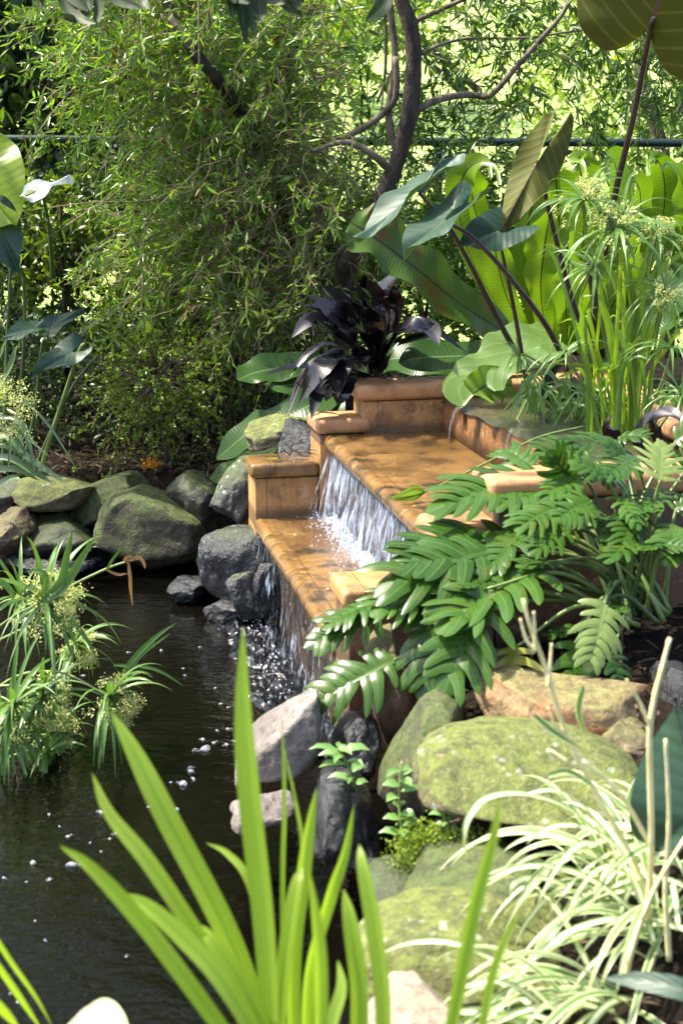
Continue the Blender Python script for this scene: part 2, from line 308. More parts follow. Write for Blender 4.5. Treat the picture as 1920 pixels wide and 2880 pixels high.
M = dict(
    soil=plain('soil', (.006, .005, .004), (.022, .016, .011), 30, .95, 1., bd=.02, spec=.08),
    lawn=plain('lawn_grass', (.20, .31, .06), (.36, .45, .13), 1.2, .9, .4),
    bark=plain('bark', (.010, .008, .006), (.06, .043, .027), 26, .85, 1., (1, 1, .35), bd=.012),
    palebark=plain('pale_bark', (.05, .04, .03), (.19, .15, .1), 30, .85, .9, (1, 1, .4), bd=.006),
    twig=plain('twig', (.12, .085, .05), (.29, .215, .13), 14, .7, .3),
    twigdark=plain('twig_dark', (.025, .018, .012), (.09, .065, .04), 14, .8, .3),
    litter=leafmat('litter', (.02, .014, .009), (.12, .085, .055), .8, .1, spec=.12),
    fence=plain('fence_paint', (.008, .02, .018), (.015, .032, .03), 30, .35, .15),
    wire=plain('fence_wire', (.012, .022, .024), (.03, .045, .05), 30, .4, .1),
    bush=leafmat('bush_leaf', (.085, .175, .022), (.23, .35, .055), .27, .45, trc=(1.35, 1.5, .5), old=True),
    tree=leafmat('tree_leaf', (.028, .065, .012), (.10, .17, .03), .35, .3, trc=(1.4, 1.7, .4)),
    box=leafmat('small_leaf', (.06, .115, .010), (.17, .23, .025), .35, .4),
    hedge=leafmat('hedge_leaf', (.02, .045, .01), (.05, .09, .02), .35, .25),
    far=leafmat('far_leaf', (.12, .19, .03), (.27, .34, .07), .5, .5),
    fern=leafmat('fern_frond', (.07, .14, .010), (.15, .24, .018), .34, .40, mid=(.035, .03, .012), mw=.06, vein=('ty', 60, .12, 1.5), ns=12, trc=(1.25, 1.4, .45)),
    fernold=leafmat('fern_frond_old', (.035, .07, .010), (.06, .11, .016), .3, .25, spec=.18, mid=(.03, .028, .012), mw=.07, vein=('ty', 60, .1, 1.5), ns=12, blot=((.09, .035, .012), 7, .8), trc=(1.5, 1.5, .35)),
    ferndark=leafmat('fern_frond_dark', (.018, .05, .012), (.04, .085, .02), .3, .2, spec=.18, mid=(.10, .15, .06), mw=.05, vein=('ty', 50, .12, 1.5), ns=12),
    ear=leafmat('taro_leaf', (.016, .042, .026), (.03, .065, .04), .42, .12, spec=.32, vein=('ty', 7, .14, 2.2), ns=14, mid=(.07, .10, .06), mw=.035),
    earback=leafmat('taro_leaf_back', (.05, .058, .010), (.075, .08, .016), .6, .10, mid=(.10, .05, .045), mw=.03, vein=('ty', 7, .45, 2.2), ns=10, spec=.12),
    sheenleaf=leafmat('painted_sheen_leaf', (.42, .46, .46), (.55, .58, .58), .3, .1, vein=('ty', 7, .14, 2.2), ns=10),  # white sky sheen painted in as the leaf's base colour
    earlight=leafmat('light_leaf', (.09, .17, .04), (.14, .23, .06), .35, .35, vein=('ty', 9, .25, 2), ns=10),
    earyellow=leafmat('yellow_leaf', (.20, .30, .015), (.26, .36, .025), .35, .55, vein=('ty', 9, .05, 2), ns=6),
    stalk=plain('purple_stalk', (.022, .012, .014), (.05, .028, .03), 30, .35, .2, (1, 1, .2)),
    gstalk=plain('green_stalk', (.09, .15, .03), (.18, .23, .07), 25, .4, .2, (1, 1, .25)),
    dstalk=plain('dark_green_stalk', (.035, .07, .02), (.07, .11, .03), 25, .4, .2, (1, 1, .25)),
    cord=leafmat('cordyline_leaf', (.0025, .0024, .005), (.006, .0045, .009), .42, .02, coat=1., vein=('tx', 5, .3, 0), spec=.15, ns=10),
    cordred=leafmat('cordyline_red', (.012, .004, .005), (.02, .006, .007), .35, .06, vein=('tx', 5, .3, 0), spec=.6, ns=10),
    phil=leafmat('philodendron_leaf', (.018, .055, .007), (.050, .120, .015), .27, .22, coat=.12, mid=(.07, .14, .03), mw=.10, spec=.3, ns=12, blot=((.10, .12, .02), 18, .35)),
    philyel=leafmat('philodendron_yellow', (.16, .18, .012), (.24, .25, .02), .3, .35, mid=(.26, .28, .06), mw=.10, ns=9),
    phillight=leafmat('philodendron_light', (.10, .17, .04), (.16, .22, .06), .3, .3, mid=(.2, .26, .09), mw=.10, ns=9),
    papyrus=leafmat('papyrus_leaf', (.06, .14, .03), (.12, .22, .05), .35, .3, mid=(.12, .2, .06), mw=.12, ns=20),
    papyel=leafmat('papyrus_bright', (.15, .26, .02), (.22, .32, .035), .35, .45, mid=(.2, .3, .05), mw=.12, ns=20),
    flower=leafmat('papyrus_flower', (.38, .42, .16), (.56, .58, .28), .6, .3, ns=60),
    iris=leafmat('iris_blade', (.22, .35, .04), (.34, .47, .07), .38, .58, mid=(.22, .36, .05), mw=.18, vein=('tx', 4, .3, 0), ns=5, trc=(1.3, 1.35, .4), blot=((.30, .30, .05), 9, .3)),
    spider=leafmat('spider_leaf', (.10, .20, .045), (.16, .27, .07), .38, .3, edge=((.62, .64, .42), .52), ns=9),
    spiderw=leafmat('spider_leaf_centre', (.55, .58, .36), (.68, .68, .46), .4, .3, edge=((.12, .23, .05), .5), ns=9),
    runner=plain('pale_runner', (.76, .68, .28), (.88, .82, .48), 30, .5, .2),
    strap=leafmat('strap_leaf', (.06, .12, .05), (.13, .20, .09), .35, .25, mid=(.12, .19, .1), mw=.2, ns=9),
    paleleaf=leafmat('pale_leaf', (.36, .32, .24), (.48, .43, .34), .5, .3, edge=((.36, .44, .2), .8), ns=9),
    weed=leafmat('weed_leaf', (.10, .22, .05), (.18, .32, .09), .35, .35, mid=(.18, .3, .1), mw=.1, ns=20),
    mango=leafmat('dark_hanging_leaf', (.008, .022, .006), (.022, .042, .012), .5, .2, spec=.2, mid=(.05, .07, .03), mw=.1, ns=14),
    orange=leafmat('orange_petal', (.55, .22, .01), (.75, .38, .02), .6, .3, ns=40),
    dead=leafmat('dead_leaf', (.22, .11, .045), (.40, .22, .11), .7, .2, ns=30),
    deaddark=leafmat('dead_leaf_dark', (.012, .01, .012), (.06, .05, .05), .3, .05, ns=30, spec=.6),
    hose=plain('black_plastic', (.008, .009, .014), (.015, .016, .022), 30, .35, .1),
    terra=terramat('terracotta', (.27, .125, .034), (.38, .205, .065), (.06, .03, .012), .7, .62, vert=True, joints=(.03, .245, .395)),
    terrashade=terramat('terracotta_shaded', (.10, .05, .025), (.16, .08, .04), (.03, .018, .01), .8, .6, vert=True),  # shade on the near end walls put into a darker terracotta colour
    terracap=terramat('terracotta_coping', (.38, .185, .075), (.46, .25, .12), (.10, .05, .022), .5, .6),
    terrawet=terramat('terracotta_wet', (.12, .060, .014), (.26, .14, .038), (.018, .011, .005), .95, .22, wet=True, joints=(.041, .2685)),
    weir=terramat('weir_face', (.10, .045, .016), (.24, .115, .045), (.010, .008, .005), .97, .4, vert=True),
    weirtop=terramat('weir_top', (.018, .02, .008), (.055, .05, .022), (.006, .006, .004), .6, .3, wet=True),
    riser=terramat('riser_dark', (.02, .016, .014), (.05, .035, .025), (.008, .008, .01), .7, .25, vert=True),
    pond=watermat('pond_water', (.0028, .0024, .0016), 11, .22, .02),
    basinw=watermat('basin_water', (.014, .014, .006), 26, .4, .01),
    fall=fallmat('falling_water', .50, 110, 2.2), fall2=fallmat('falling_water_lower', .58, 90, 3),
    drop=glassmat('water_drop'),
)
rocks = dict(
    moss=rockmat('rock_moss', (.042, .036, .022), (.10, .085, .05), (.062, .092, .014), .60),
    mossb=rockmat('rock_moss_bright', (.085, .072, .036), (.17, .145, .08), (.12, .15, .02), .53, lichen=.35),
    dark=rockmat('rock_dark', (.022, .020, .014), (.06, .053, .038), (.045, .066, .016), .52, .5),
    wet=rockmat('rock_wet', (.016, .018, .022), (.048, .05, .056), (.04, .06, .02), .36, .24, lichen=.25),
    black=rockmat('rock_black', (.008, .009, .011), (.03, .032, .036), (.02, .025, .012), .0, .25),
    lich=rockmat('rock_lichen', (.035, .04, .036), (.085, .09, .075), (.06, .085, .025), .5, .6, lichen=.9),
    pale=rockmat('rock_pale', (.12, .10, .09), (.24, .21, .19), (.2, .16, .1), .05, .7, lichen=.1),
    sand=rockmat('rock_sandstone', (.16, .10, .045), (.28, .19, .09), (.19, .18, .06), .33, .75, stain=(.24, .095, .03)),
    brown=rockmat('rock_brown', (.09, .06, .035), (.19, .13, .08), (.13, .125, .04), .4, .7, stain=(.12, .05, .03)),
    pink=rockmat('rock_pink', (.25, .20, .145), (.36, .29, .22), (.3, .3, .12), .1, .8),
)
# ------------------------------------------------------------------ ground
POND = np.array([(-4, 5.36), (-.75, 5.36), (-.30, 5.12), T(.05, .1, 0)[:2], T(1.0, .05, 0)[:2], T(1.0, -1.25, 0)[:2], T(.12, -1.25, 0)[:2], (.10, 2.9), (.06, 2.35), (-.12, 2.0), (-.5, 1.8), (-4, 1.7)])
def sdist(X, Y):
    d = np.full(X.shape, 1e9); ins = np.zeros(X.shape, bool); n = len(POND)
    for i in range(n):
        a = POND[i]; b = POND[(i+1) % n]; e = b-a
        t = np.clip(((X-a[0])*e[0]+(Y-a[1])*e[1])/(e@e), 0, 1)
        d = np.minimum(d, np.hypot(X-a[0]-t*e[0], Y-a[1]-t*e[1]))
        c = ((a[1] > Y) != (b[1] > Y)) & (X < (b[0]-a[0])*(Y-a[1])/(b[1]-a[1]+1e-12)+a[0])
        ins ^= c
    return np.where(ins, -d, d)
def bank(X, Y):
    z = .30+.02*np.clip(Y-5.2, 0, 3)
    zr = .02+.28*np.clip((X-.0)/.6, 0, 1)+.10*np.clip((Y-2)/1.3, -1, 1)
    k = np.clip((4.4-Y)/.6, 0, 1); k = k*k*(3-2*k)
    z = z*(1-k)+zr*k
    z = np.where((Y < 2.0) & (X < .2), .08, z)
    return z
def gz(X, Y):
    X = np.asarray(X, float); Y = np.asarray(Y, float)
    s = np.clip((sdist(X, Y)+.06)/.14, 0, 1); s = s*s*(3-2*s)
    z = -.3+(bank(X, Y)+.3)*s
    far = np.clip(Y-8.6, 0, 40)
    return z+far*.19*np.clip(far/4, 0, 1)
def sheet(name, xs, ys, zf, mat, label):
    X, Y = np.meshgrid(xs, ys); Z = zf(X, Y); n = len(xs); m = len(ys)
    i = np.arange(m-1)[:, None]*n; j = np.arange(n-1)[None]
    mb = MB(); mb.add(np.stack([X, Y, Z], -1), np.stack([i+j, i+j+1, i+n+j+1, i+n+j], -1).reshape(-1, 4))
    return tag(mb.build(name, mat), label, name.replace('_', ' '), None, 'structure')
rg = np.random.RandomState(3)
def gznoise(X, Y): return gz(X, Y)+.012*np.sin(X*23+np.sin(Y*17)*2)*np.sin(Y*19+X*5)
sheet('ground', np.concatenate([[-120, -40, -15, -8], np.linspace(-4, 3, 141), [8, 15, 40, 120]]), np.concatenate([[-10, -3, 0], np.linspace(1, 8, 141), np.linspace(8.4, 40, 24), [150]]), gznoise, M['soil'], 'dark brown mulched soil around the pond')
sheet('lawn', np.linspace(-60, 60, 61), np.concatenate([np.linspace(8.2, 40, 30), [150]]), lambda X, Y: gz(X, Y)+.03, M['lawn'], 'bright sunlit grass slope beyond the fence')
pw = MB(); pw.add([(-4.5, 1.2, 0), (1., 1.2, 0), (1., 5.7, 0), (-4.5, 5.7, 0)], np.array([[0, 1, 2, 3]])); tag(pw.build('water', M['pond'], smooth=False), 'dark murky still pond water', 'pond', None, 'structure')
# ------------------------------------------------------------------ stepped terracotta cascade
LN = -1.26
cas = empty('water_cascade', T(.4, -.6, 0), 'stepped terracotta water cascade with wet treads and bullnose edges running down into the pond', 'fountain')
def tpart(name, mat, boxes, bev=.005, seg=2):
    mb = MB()
    for lo, hi in boxes: box(mb, lo, hi, T, bev, seg)
    return mb.build(name, mat, cas)
tpart('tread', M['terrawet'], [((.012, LN, .27), (.262, -.003, .322))], .003)
tpart('tread', M['terrawet'], [((.240, LN, .535), (.612, -.003, .587))], .003)
def riserm(lx, z0, z1): tpart('riser', M['riser'], [((lx, LN, z0), (lx+.04, -.002, z1))], .002)
riserm(.035, -.25, .268); riserm(.264, .318, .533)
tpart('core', M['riser'], [((.08, LN+.01, -.3), (1.0, -.01, .265)), ((.306, LN+.01, .267), (1.0, -.01, .53))], 0)
def nosing(lx, z, rad):
    mb = MB(); ys = np.linspace(LN+.002, -.004, 240); pos = (ys-LN)/.118
    dip = np.exp(-((pos-np.round(pos))*.118/.0035)**2)*.0035; rr = rad*(1+.02*np.sin(ys*50))-dip
    mb.tube(np.array([T(lx, y, z-rad*.92) for y in ys]), rr, 16); return mb.build('nosing', M['terrawet'], cas)
nosing(.010, .322, .024); nosing(.238, .587, .024)
ROT = R(5)
def Wr(lx, ly, z): return T(.604+(lx)*math.cos(ROT)-ly*math.sin(ROT), lx*math.sin(ROT)+ly*math.cos(ROT), z)
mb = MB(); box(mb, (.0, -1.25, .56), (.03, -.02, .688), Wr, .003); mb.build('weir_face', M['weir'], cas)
mb = MB(); n_ = 60; m_ = 12
lx = np.linspace(-.008, .23, m_); ly = np.linspace(-1.25, -.02, n_)
V = np.array([Wr(a, b, .697+.004*math.sin(b*31+a*50)-.010*(a < 0)) for a in lx for b in ly])
i = np.arange(m_-1)[:, None]*n_; j = np.arange(n_-1)[None]
mb.add(V, np.stack([i+j, i+n_+j, i+n_+j+1, i+j+1], -1).reshape(-1, 4))
V2 = V.copy(); V2[:, 2] -= .012
mb.add(V2[:n_*1], np.array([[k, k+1, k+1, k] for k in range(0)]).reshape(-1, 4)) if False else None
mb.build('weir_top', M['weirtop'], cas)
mb = MB(); mb.add([Wr(.2, -1.25, .693), T(1.04, LN, .693), T(1.04, 0, .693), Wr(.2, 0, .693)], np.array([[0, 1, 2, 3]])); tag(mb.build('basin_water', M['basinw']), 'shallow dark water in the planted top basin of the cascade', 'water', None, 'structure')
def endwall(y0, y1, flip):
    # stepped walls, one step per level
    a, b = y0, y1
    wm = M['terrashade'] if flip else M['terra']
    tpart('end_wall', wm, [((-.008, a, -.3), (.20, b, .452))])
    tpart('end_wall', wm, [((.203, a-.002, -.3), (.345, b+.002, .587))])
    tpart('end_wall', wm, [((.348, a, .2), (1.2, b, .69))])
    o = .010
    tpart('coping', M['terrawet'] if not flip else M['terra'], [((-.022, a-o, .454), (.201, b+o, .502))], .014, 4)
    tpart('coping', M['terracap'], [((.19, a-o-.002, .589), (.374, b+o+.002, .637))], .018, 5)
    tpart('coping', M['terracap'], [((.325, a-o, .692), (1.22, b+o, .744))], .018, 5)
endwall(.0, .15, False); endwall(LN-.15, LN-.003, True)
# back wall of the basin
tpart('end_wall', M['terra'], [((1.05, LN, .2), (1.20, -.003, .69))])
tpart('coping', M['terracap'], [((1.03, LN-.13, .694), (1.235, .13, .746))], .018, 5)
# ------------------------------------------------------------------ falling water
def fallsheet(lx, z0, z1, y0, y1, mat, name, label, throw=.05, seed=0, ragged=.012):
    rs = np.random.RandomState(seed); mb = MB()
    for layer in range(3):
        ny, nz = 150, 26; y = np.linspace(y0, y1, ny); t = np.linspace(0, 1, nz)
        ph = rs.rand(6)*6
        off = .4+.6*np.abs(np.sin(y*33+ph[0])+.6*np.sin(y*71+ph[1])+.3*np.sin(y*160+ph[2]))
        V = []
        for k, tt in enumerate(t):
            x = lx-throw*(.2+.32*layer)*tt*off-.004*layer
            z = z0+.004-(z0-z1+.004)*tt**1.0
            V.append(np.stack([T(xx, yy, z) for xx, yy in zip(x+rs.randn(ny)*ragged*.12*tt, y)]))
        V = np.concatenate(V); i = np.arange(nz-1)[:, None]*ny; j = np.arange(ny-1)[None]
        mb.add(V, np.stack([i+j, i+j+1, i+ny+j+1, i+ny+j], -1).reshape(-1, 4), np.tile(y, nz), np.repeat(t, ny), layer/3)
    o = mb.build(name, mat, loc=T(lx, (y0+y1)/2, z1)); return tag(o, label, 'waterfall')
fallsheet(.243, .556, .325, -1.22, -.03, M['fall'], 'waterfall', 'curtain of white falling water between the upper and lower terracotta treads', .07, 1)
fallsheet(.016, .292, .0, -1.24, -.02, M['fall2'], 'waterfall', 'curtain of falling water dropping from the lower terracotta tread into the pond', .05, 2)
def droplets(name, n, fn, mat, label, rmin, rmax, seed):
    rs = np.random.RandomState(seed); bm = bmesh.new(); bmesh.ops.create_icosphere(bm, subdivisions=1, radius=1)
    base = np.array([v.co[:] for v in bm.verts]); F = np.array([[v.index for v in f.verts] for f in bm.faces]); bm.free(); mb = MB()
    for _ in range(n):
        p = fn(rs); r = rmin+(rmax-rmin)*rs.rand()**2.5
        mb.add(np.asarray(p)+base*r*np.array([1, 1, .6+1.6*rs.rand()**2]), F)
    return tag(mb.build(name, mat), label, name.replace('_', ' '), None, 'stuff')
M['foam'] = NG('foam').m
_g = NG('foam_white'); _g.setp(Base_Color=(.72, .78, .9, 1), Roughness=.2, Transmission_Weight=.3, IOR=1.33); M['foam'] = _g.m
mb = MB(); gx = np.linspace(0, 1, 40); gy = np.linspace(0, 1, 160)
for lay, (xa, xb, z0, amp) in enumerate(((.245, .10, .3245, .008), (.243, .15, .330, .016))):
    V = np.array([T(xa+(xb-xa)*a-.02*noise.noise(Vector((b*14, a*3, lay))), -.015-1.2*b, z0+amp*(1-a)*max(0, noise.noise(Vector((a*9, b*50, lay)))+.25)) for a in gx for b in gy]); i = np.arange(39)[:, None]*160; j = np.arange(159)[None]
    mb.add(V, np.stack([i+j, i+160+j, i+161+j, i+j+1], -1).reshape(-1, 4), np.repeat(gx, 160), np.tile(gy, 40), lay)
g = NG('foam_film'); pos = g.n('NewGeometry').outputs['Position']; n1 = g.noise(70, 5, pos, .7, .6)
al = g.math('MULTIPLY', g.ramp(g.math('SUBTRACT', g.math('ADD', n1, .09), g.math('MULTIPLY', g.attr('tx'), .34)), .45, .66), .7)
g.setp(Base_Color=(.70, .77, .9, 1), Roughness=.25); g.bump(n1, .6, .006); t_ = g.n('BsdfTransparent'); m_x = g.n('MixShader'); g.link(al, m_x.inputs[0]); g.link(t_.outputs[0], m_x.inputs[1]); g.link(g.p.outputs[0], m_x.inputs[2]); g.link(m_x.outputs[0], g.out.inputs[0])
tag(mb.build('foam', g.m), 'white foam spreading over the lower tread from the foot of the upper fall', 'foam', None, 'stuff')
g = NG('bubble_film'); lw = g.n('LayerWeight'); lw.inputs['Blend'].default_value = .35
g.setp(Base_Color=(.75, .8, .88, 1), Roughness=.08); t_ = g.n('BsdfTransparent'); m_x = g.n('MixShader'); g.link(g.math('ADD', g.math('MULTIPLY', g.ramp(lw.outputs['Facing'], .3, .95), .6), .07), m_x.inputs[0]); g.link(t_.outputs[0], m_x.inputs[1]); g.link(g.p.outputs[0], m_x.inputs[2]); g.link(m_x.outputs[0], g.out.inputs[0]); M['bubble'] = g.m
droplets('water_splash', 260, lambda r: T(.236-.055-abs(r.randn())*.03, -.02-1.15*r.rand()**1.2, .326+abs(r.randn())*.018), M['foam'], 'white splash and spray on the lower tread at the foot of the upper fall', .0006, .0028, 4)
droplets('water_splash', 260, lambda r: T(-.02-abs(r.randn())*.045, -.05-1.0*r.rand(), .004+abs(r.randn())*.022), M['foam'], 'white splash and spray on the pond at the foot of the lower fall', .0006, .003, 5)
# churned water below the fall: a rippled sheet with steep crests
mb = MB(); nx_, ny_ = 70, 190; rs = np.random.RandomState(8)
gx = np.linspace(-.28, .03, nx_); gy = np.linspace(-1.2, .02, ny_)
V = np.array([T(a, b, .004+max(0, 1-abs(a+.05)/.2)*(.012+.022*noise.turbulence(Vector((a*22, b*22, .3)), 3, False)+.014*noise.noise(Vector((a*70, b*70, 2))))-.03*max(0, (-.10-a+.05*noise.noise(Vector((a*6, b*6, 5))))/.10)) for a in gx for b in gy])
i = np.arange(nx_-1)[:, None]*ny_; j = np.arange(ny_-1)[None]
mb.add(V, np.stack([i+j, i+ny_+j, i+ny_+j+1, i+j+1], -1).reshape(-1, 4))
tag(mb.build('churned_water', watermat('churned_water', (.004, .005, .008), 46, .35, .012, .05)), 'churned glinting dark water below the lower fall', 'water', None, 'structure')
def spout(P, r, label):
    mb = MB(); mb.tube(cat(P, 24), np.linspace(r*1.3, r*.8, 24)*(1+.25*np.sin(np.arange(24)*1.9)), 7)
    return tag(mb.build('water_spout', M['bubble'], loc=P[-1]), label, 'water spout')
a_ = Wr(-.006, -.19, .70); spout([a_, a_-EX*.018-np.array([0, 0, .02]), a_-EX*.03-np.array([0, 0, .06]), a_-EX*.036-np.array([0, 0, .112])], .003, 'thin arc of water spouting from the mossy weir onto the upper tread')
a_ = Wr(-.006, -.60, .70); spout([a_, a_-EX*.012-np.array([0, 0, .02]), a_-EX*.018-np.array([0, 0, .06]), a_-EX*.02-np.array([0, 0, .11])], .0026, 'short trickle of water on the weir face above the fallen green stem')
# ------------------------------------------------------------------ rocks
ICO = {}
def ico(n):
    if n not in ICO:
        bm = bmesh.new(); bmesh.ops.create_icosphere(bm, subdivisions=n, radius=1)
        ICO[n] = (np.array([v.co[:] for v in bm.verts]), np.array([[v.index for v in f.verts] for f in bm.faces])); bm.free()
    return ICO[n]
def rock(label, u, v, Y, wp, hp, dep, ang, seed, mat, cuts=5, box_=2.6, rough=.10, sub=5, yaw=0):
    P, F = ico(sub); rs = np.random.RandomState(seed)
    P = P/(np.sum(np.abs(P)**box_, 1)**(1/box_))[:, None]
    rough *= 1.35
    for _ in range(cuts+2):
        n = nrm(rs.randn(3)*np.array([1, .8, 1])); d = .58+.25*rs.rand(); q = P@n-d
        P = P-n*np.maximum(q, 0)[:, None]*.9
    o = Vector(rs.rand(3)*50)
    dn = np.array([noise.fractal(Vector(p)*1.3+o, .9, 2.1, 5) for p in P])
    d2 = np.array([noise.noise(Vector(p)*7+o) for p in P])
    P = P*(1+rough*dn+rough*.12*d2)[:, None]
    P = P/np.array([max(abs(P[:, k].min()), P[:, k].max()) for k in range(3)])
    P = P*np.array([px(wp, Y)/2, dep/2, px(hp, Y)/2])
    a = R(ang); c, s = math.cos(a), math.sin(a); P = np.stack([P[:, 0]*c-P[:, 2]*s, P[:, 1], P[:, 0]*s+P[:, 2]*c], 1)
    if yaw:
        a = R(yaw); c, s = math.cos(a), math.sin(a); P = np.stack([P[:, 0]*c-P[:, 1]*s, P[:, 0]*s+P[:, 1]*c, P[:, 2]], 1)
    C = at(u, v, Y); mb = MB(); mb.add(P+C, F)
    return tag(mb.build('rock', rocks[mat], loc=C), label, 'rock', 'rocks around the pond')
rock('flat mossy green slab on top of the far bank, left of the tilted grey rock', 172, 1380, 5.34, 262, 98, .25, 2, 1, 'mossb', 6, 3.4, .06)
rock('tilted dark green rock rising to the right on the far bank beside the flat slab', 305, 1415, 5.34, 265, 140, .24, 24, 2, 'moss', 6, 3, .08)
rock('brown rock at the left edge of the photo under the strap leaves', 30, 1495, 5.2, 150, 130, .25, 18, 3, 'brown', 5)
rock('grey rock below the flat mossy slab at the left waterline', 150, 1505, 5.24, 260, 125, .28, 12, 4, 'dark', 6, 2.8)
rock('largest rounded green boulder on the far bank, reaching the water', 428, 1505, 5.2, 325, 245, .34, -16, 5, 'moss', 4, 2.3, .07)
rock('dark round rock behind the largest far boulder, left of the lichened rock', 560, 1415, 5.3, 200, 185, .26, -20, 6, 'dark', 4, 2.4)
rock('wet blue grey boulder at the foot of the lower coping', 672, 1590, 4.74, 245, 235, .22, 8, 7, 'wet', 6, 2.6, .08)
rock('tall lichen spotted rock leaning against the lower coping', 676, 1390, 5.02, 140, 215, .24, -24, 8, 'lich', 5, 2.6)
rock('mossy rock between the fern and the terracotta pillar', 790, 1215, 5.06, 210, 95, .22, 14, 9, 'mossb', 6, 2.8)
rock('dark brown wedge of rock against the terracotta pillar', 860, 1245, 4.95, 150, 130, .16, -14, 10, 'black', 7, 3)
rock('small grey green rock at the far left end of the bank', 20, 1400, 5.38, 130, 100, .2, 10, 11, 'dark', 5)
rock('low green rock wedged under the orange flowers', 440, 1425, 5.34, 120, 60, .2, 5, 12, 'moss', 4)
rock('small black wet stone lying in the water under the largest far boulder', 550, 1648, 4.85, 150, 84, .2, 12, 13, 'black', 7, 3)
rock('small pointed grey stone in the water by the splash', 695, 1690, 4.56, 105, 165, .12, 12, 14, 'wet', 8, 3, .06)
rock('low dark stone in the water left of the pointed stone', 640, 1722, 4.6, 140, 80, .14, 16, 15, 'black', 7, 3)
rock('second dark stone behind the pointed stone beside the fall', 752, 1670, 4.50, 90, 190, .09, -6, 16, 'black', 6, 3)
rock('dark stone in the gap between the flat slab and the tilted rock', 235, 1450, 5.42, 130, 110, .2, 8, 41, 'dark', 5)
rock('dark stone behind the round rock and the largest far boulder', 500, 1400, 5.44, 170, 90, .2, -6, 42, 'black', 5)
rock('dark stone below the round rock on the far bank', 560, 1525, 5.26, 150, 120, .2, -14, 43, 'dark', 5)
rock('dark green stone between the brown rock and the flat slab', 85, 1420, 5.42, 120, 90, .2, 4, 44, 'dark', 5)
rock('long dark stone along the far waterline under the grey rock', 180, 1580, 5.16, 330, 60, .24, -3, 17, 'black', 5, 3)
rock('pale pinkish grey slab slanting into the water behind the tall iris blades', 800, 2075, 3.02, 205, 395, .24, -30, 18, 'pale', 6, 3.2, .05)
rock('small reddish stone in the water under the pale slanted slab', 735, 2285, 2.85, 200, 110, .16, 12, 19, 'pale', 5, 2.8)
rock('brown upright boulder beside the corrugated hose', 1105, 1925, 3.22, 180, 350, .30, 6, 20, 'brown', 5, 2.6, .06)
rock('long orange stained sandstone slab under the philodendron', 1612, 1980, 2.94, 570, 195, .30, -3, 21, 'sand', 6, 2.8, .05)
rock('largest smooth mossy boulder of the right bank', 1490, 2195, 2.64, 690, 268, .44, -6, 22, 'mossb', 0, 2.35, .045)
rock('tilted green boulder behind and left of the largest mossy boulder', 1185, 2130, 2.92, 230, 400, .28, -30, 53, 'moss', 4, 2.7, .05)
rock('moss ledge rock with a dark blue grey left face under the largest boulder', 1320, 2490, 2.46, 520, 270, .36, 12, 24, 'moss', 6, 3, .07)
rock('low mossy rock with yellow green patches near the bottom edge', 1300, 2680, 2.24, 680, 260, .36, 4, 25, 'mossb', 5, 2.8, .06)
rock('pale pinkish sunlit stone cut by the bottom edge of the photo', 1150, 2880, 1.98, 420, 160, .26, -3, 26, 'pink', 4, 2.6, .05)
rock('black wet rock under the seedlings at the waterline', 960, 2330, 2.78, 240, 330, .3, 4, 27, 'black', 6, 2.8, .1)
rock('black wet rock added to fill the shadowed gap under the hose outlet beside the lower fall', 985, 2110, 3.05, 170, 230, .22, -10, 28, 'black', 7, 2.8, .1)  # black stone stands in for shadow and small plants here
rock('small brown stone tucked above the sandstone slab', 1390, 1885, 3.1, 140, 100, .16, 16, 29, 'brown', 5)
rock('dark brown stone under the right end of the sandstone slab', 1760, 2085, 2.8, 220, 110, .2, -6, 30, 'brown', 5)
rock('dark mossy stone low at the left of the ledge rock', 1090, 2520, 2.5, 220, 160, .25, 30, 31, 'dark', 5)
rock('dark rock at the right edge behind the pale runners', 1900, 1960, 3.0, 150, 260, .3, 0, 32, 'black', 5)
# ------------------------------------------------------------------ fence
FY = 7.45
fz = at(960, 397, FY)[2]
fen = empty('chain_link_fence', (0, FY, .33), 'dark green chain link fence with a round top rail across the back', 'fence')
mb = MB(); mb.tube(np.array([(x, FY-.00*x, fz-.010*(x/1.7)) for x in np.linspace(-4, 4, 60)]), .021, 12); mb.build('rail', M['fence'], fen)
for x in (-3.2, -1.62, .47, 2.0):
    mb = MB(); mb.tube(np.array([(x, FY+.03, z) for z in np.linspace(.2, fz-.02, 8)]), .024, 10); mb.build('post', M['fence'], fen)
mb = MB(); pit = .062; rows = 20; nx_ = 62
Z = fz-.03-np.arange(rows*2+1)*pit/2*1.1
P = []
for k in range(-nx_//2, nx_//2):
    for s_ in (0, 1):
        xs = k*pit+(np.arange(rows*2+1) % 2)*pit/2*(1 if s_ else -1)
        P.append(np.stack([xs, np.full_like(xs, FY-.022+.004*s_)+0*xs, Z], 1))
mb.tubes(np.array(P), np.full(len(P), .0019), np.full(len(P), .0019), 4); mb.build('wire_mesh', M['wire'], fen)
for x in (-1.50, .98):
    mb = MB(); a = np.linspace(0, 2*np.pi, 14); mb.tube(np.stack([x+0*a, FY+np.cos(a)*.024, fz-.01*x/1.7+np.sin(a)*.024], 1), .004, 6); mb.build('tie', M['fence'], fen)
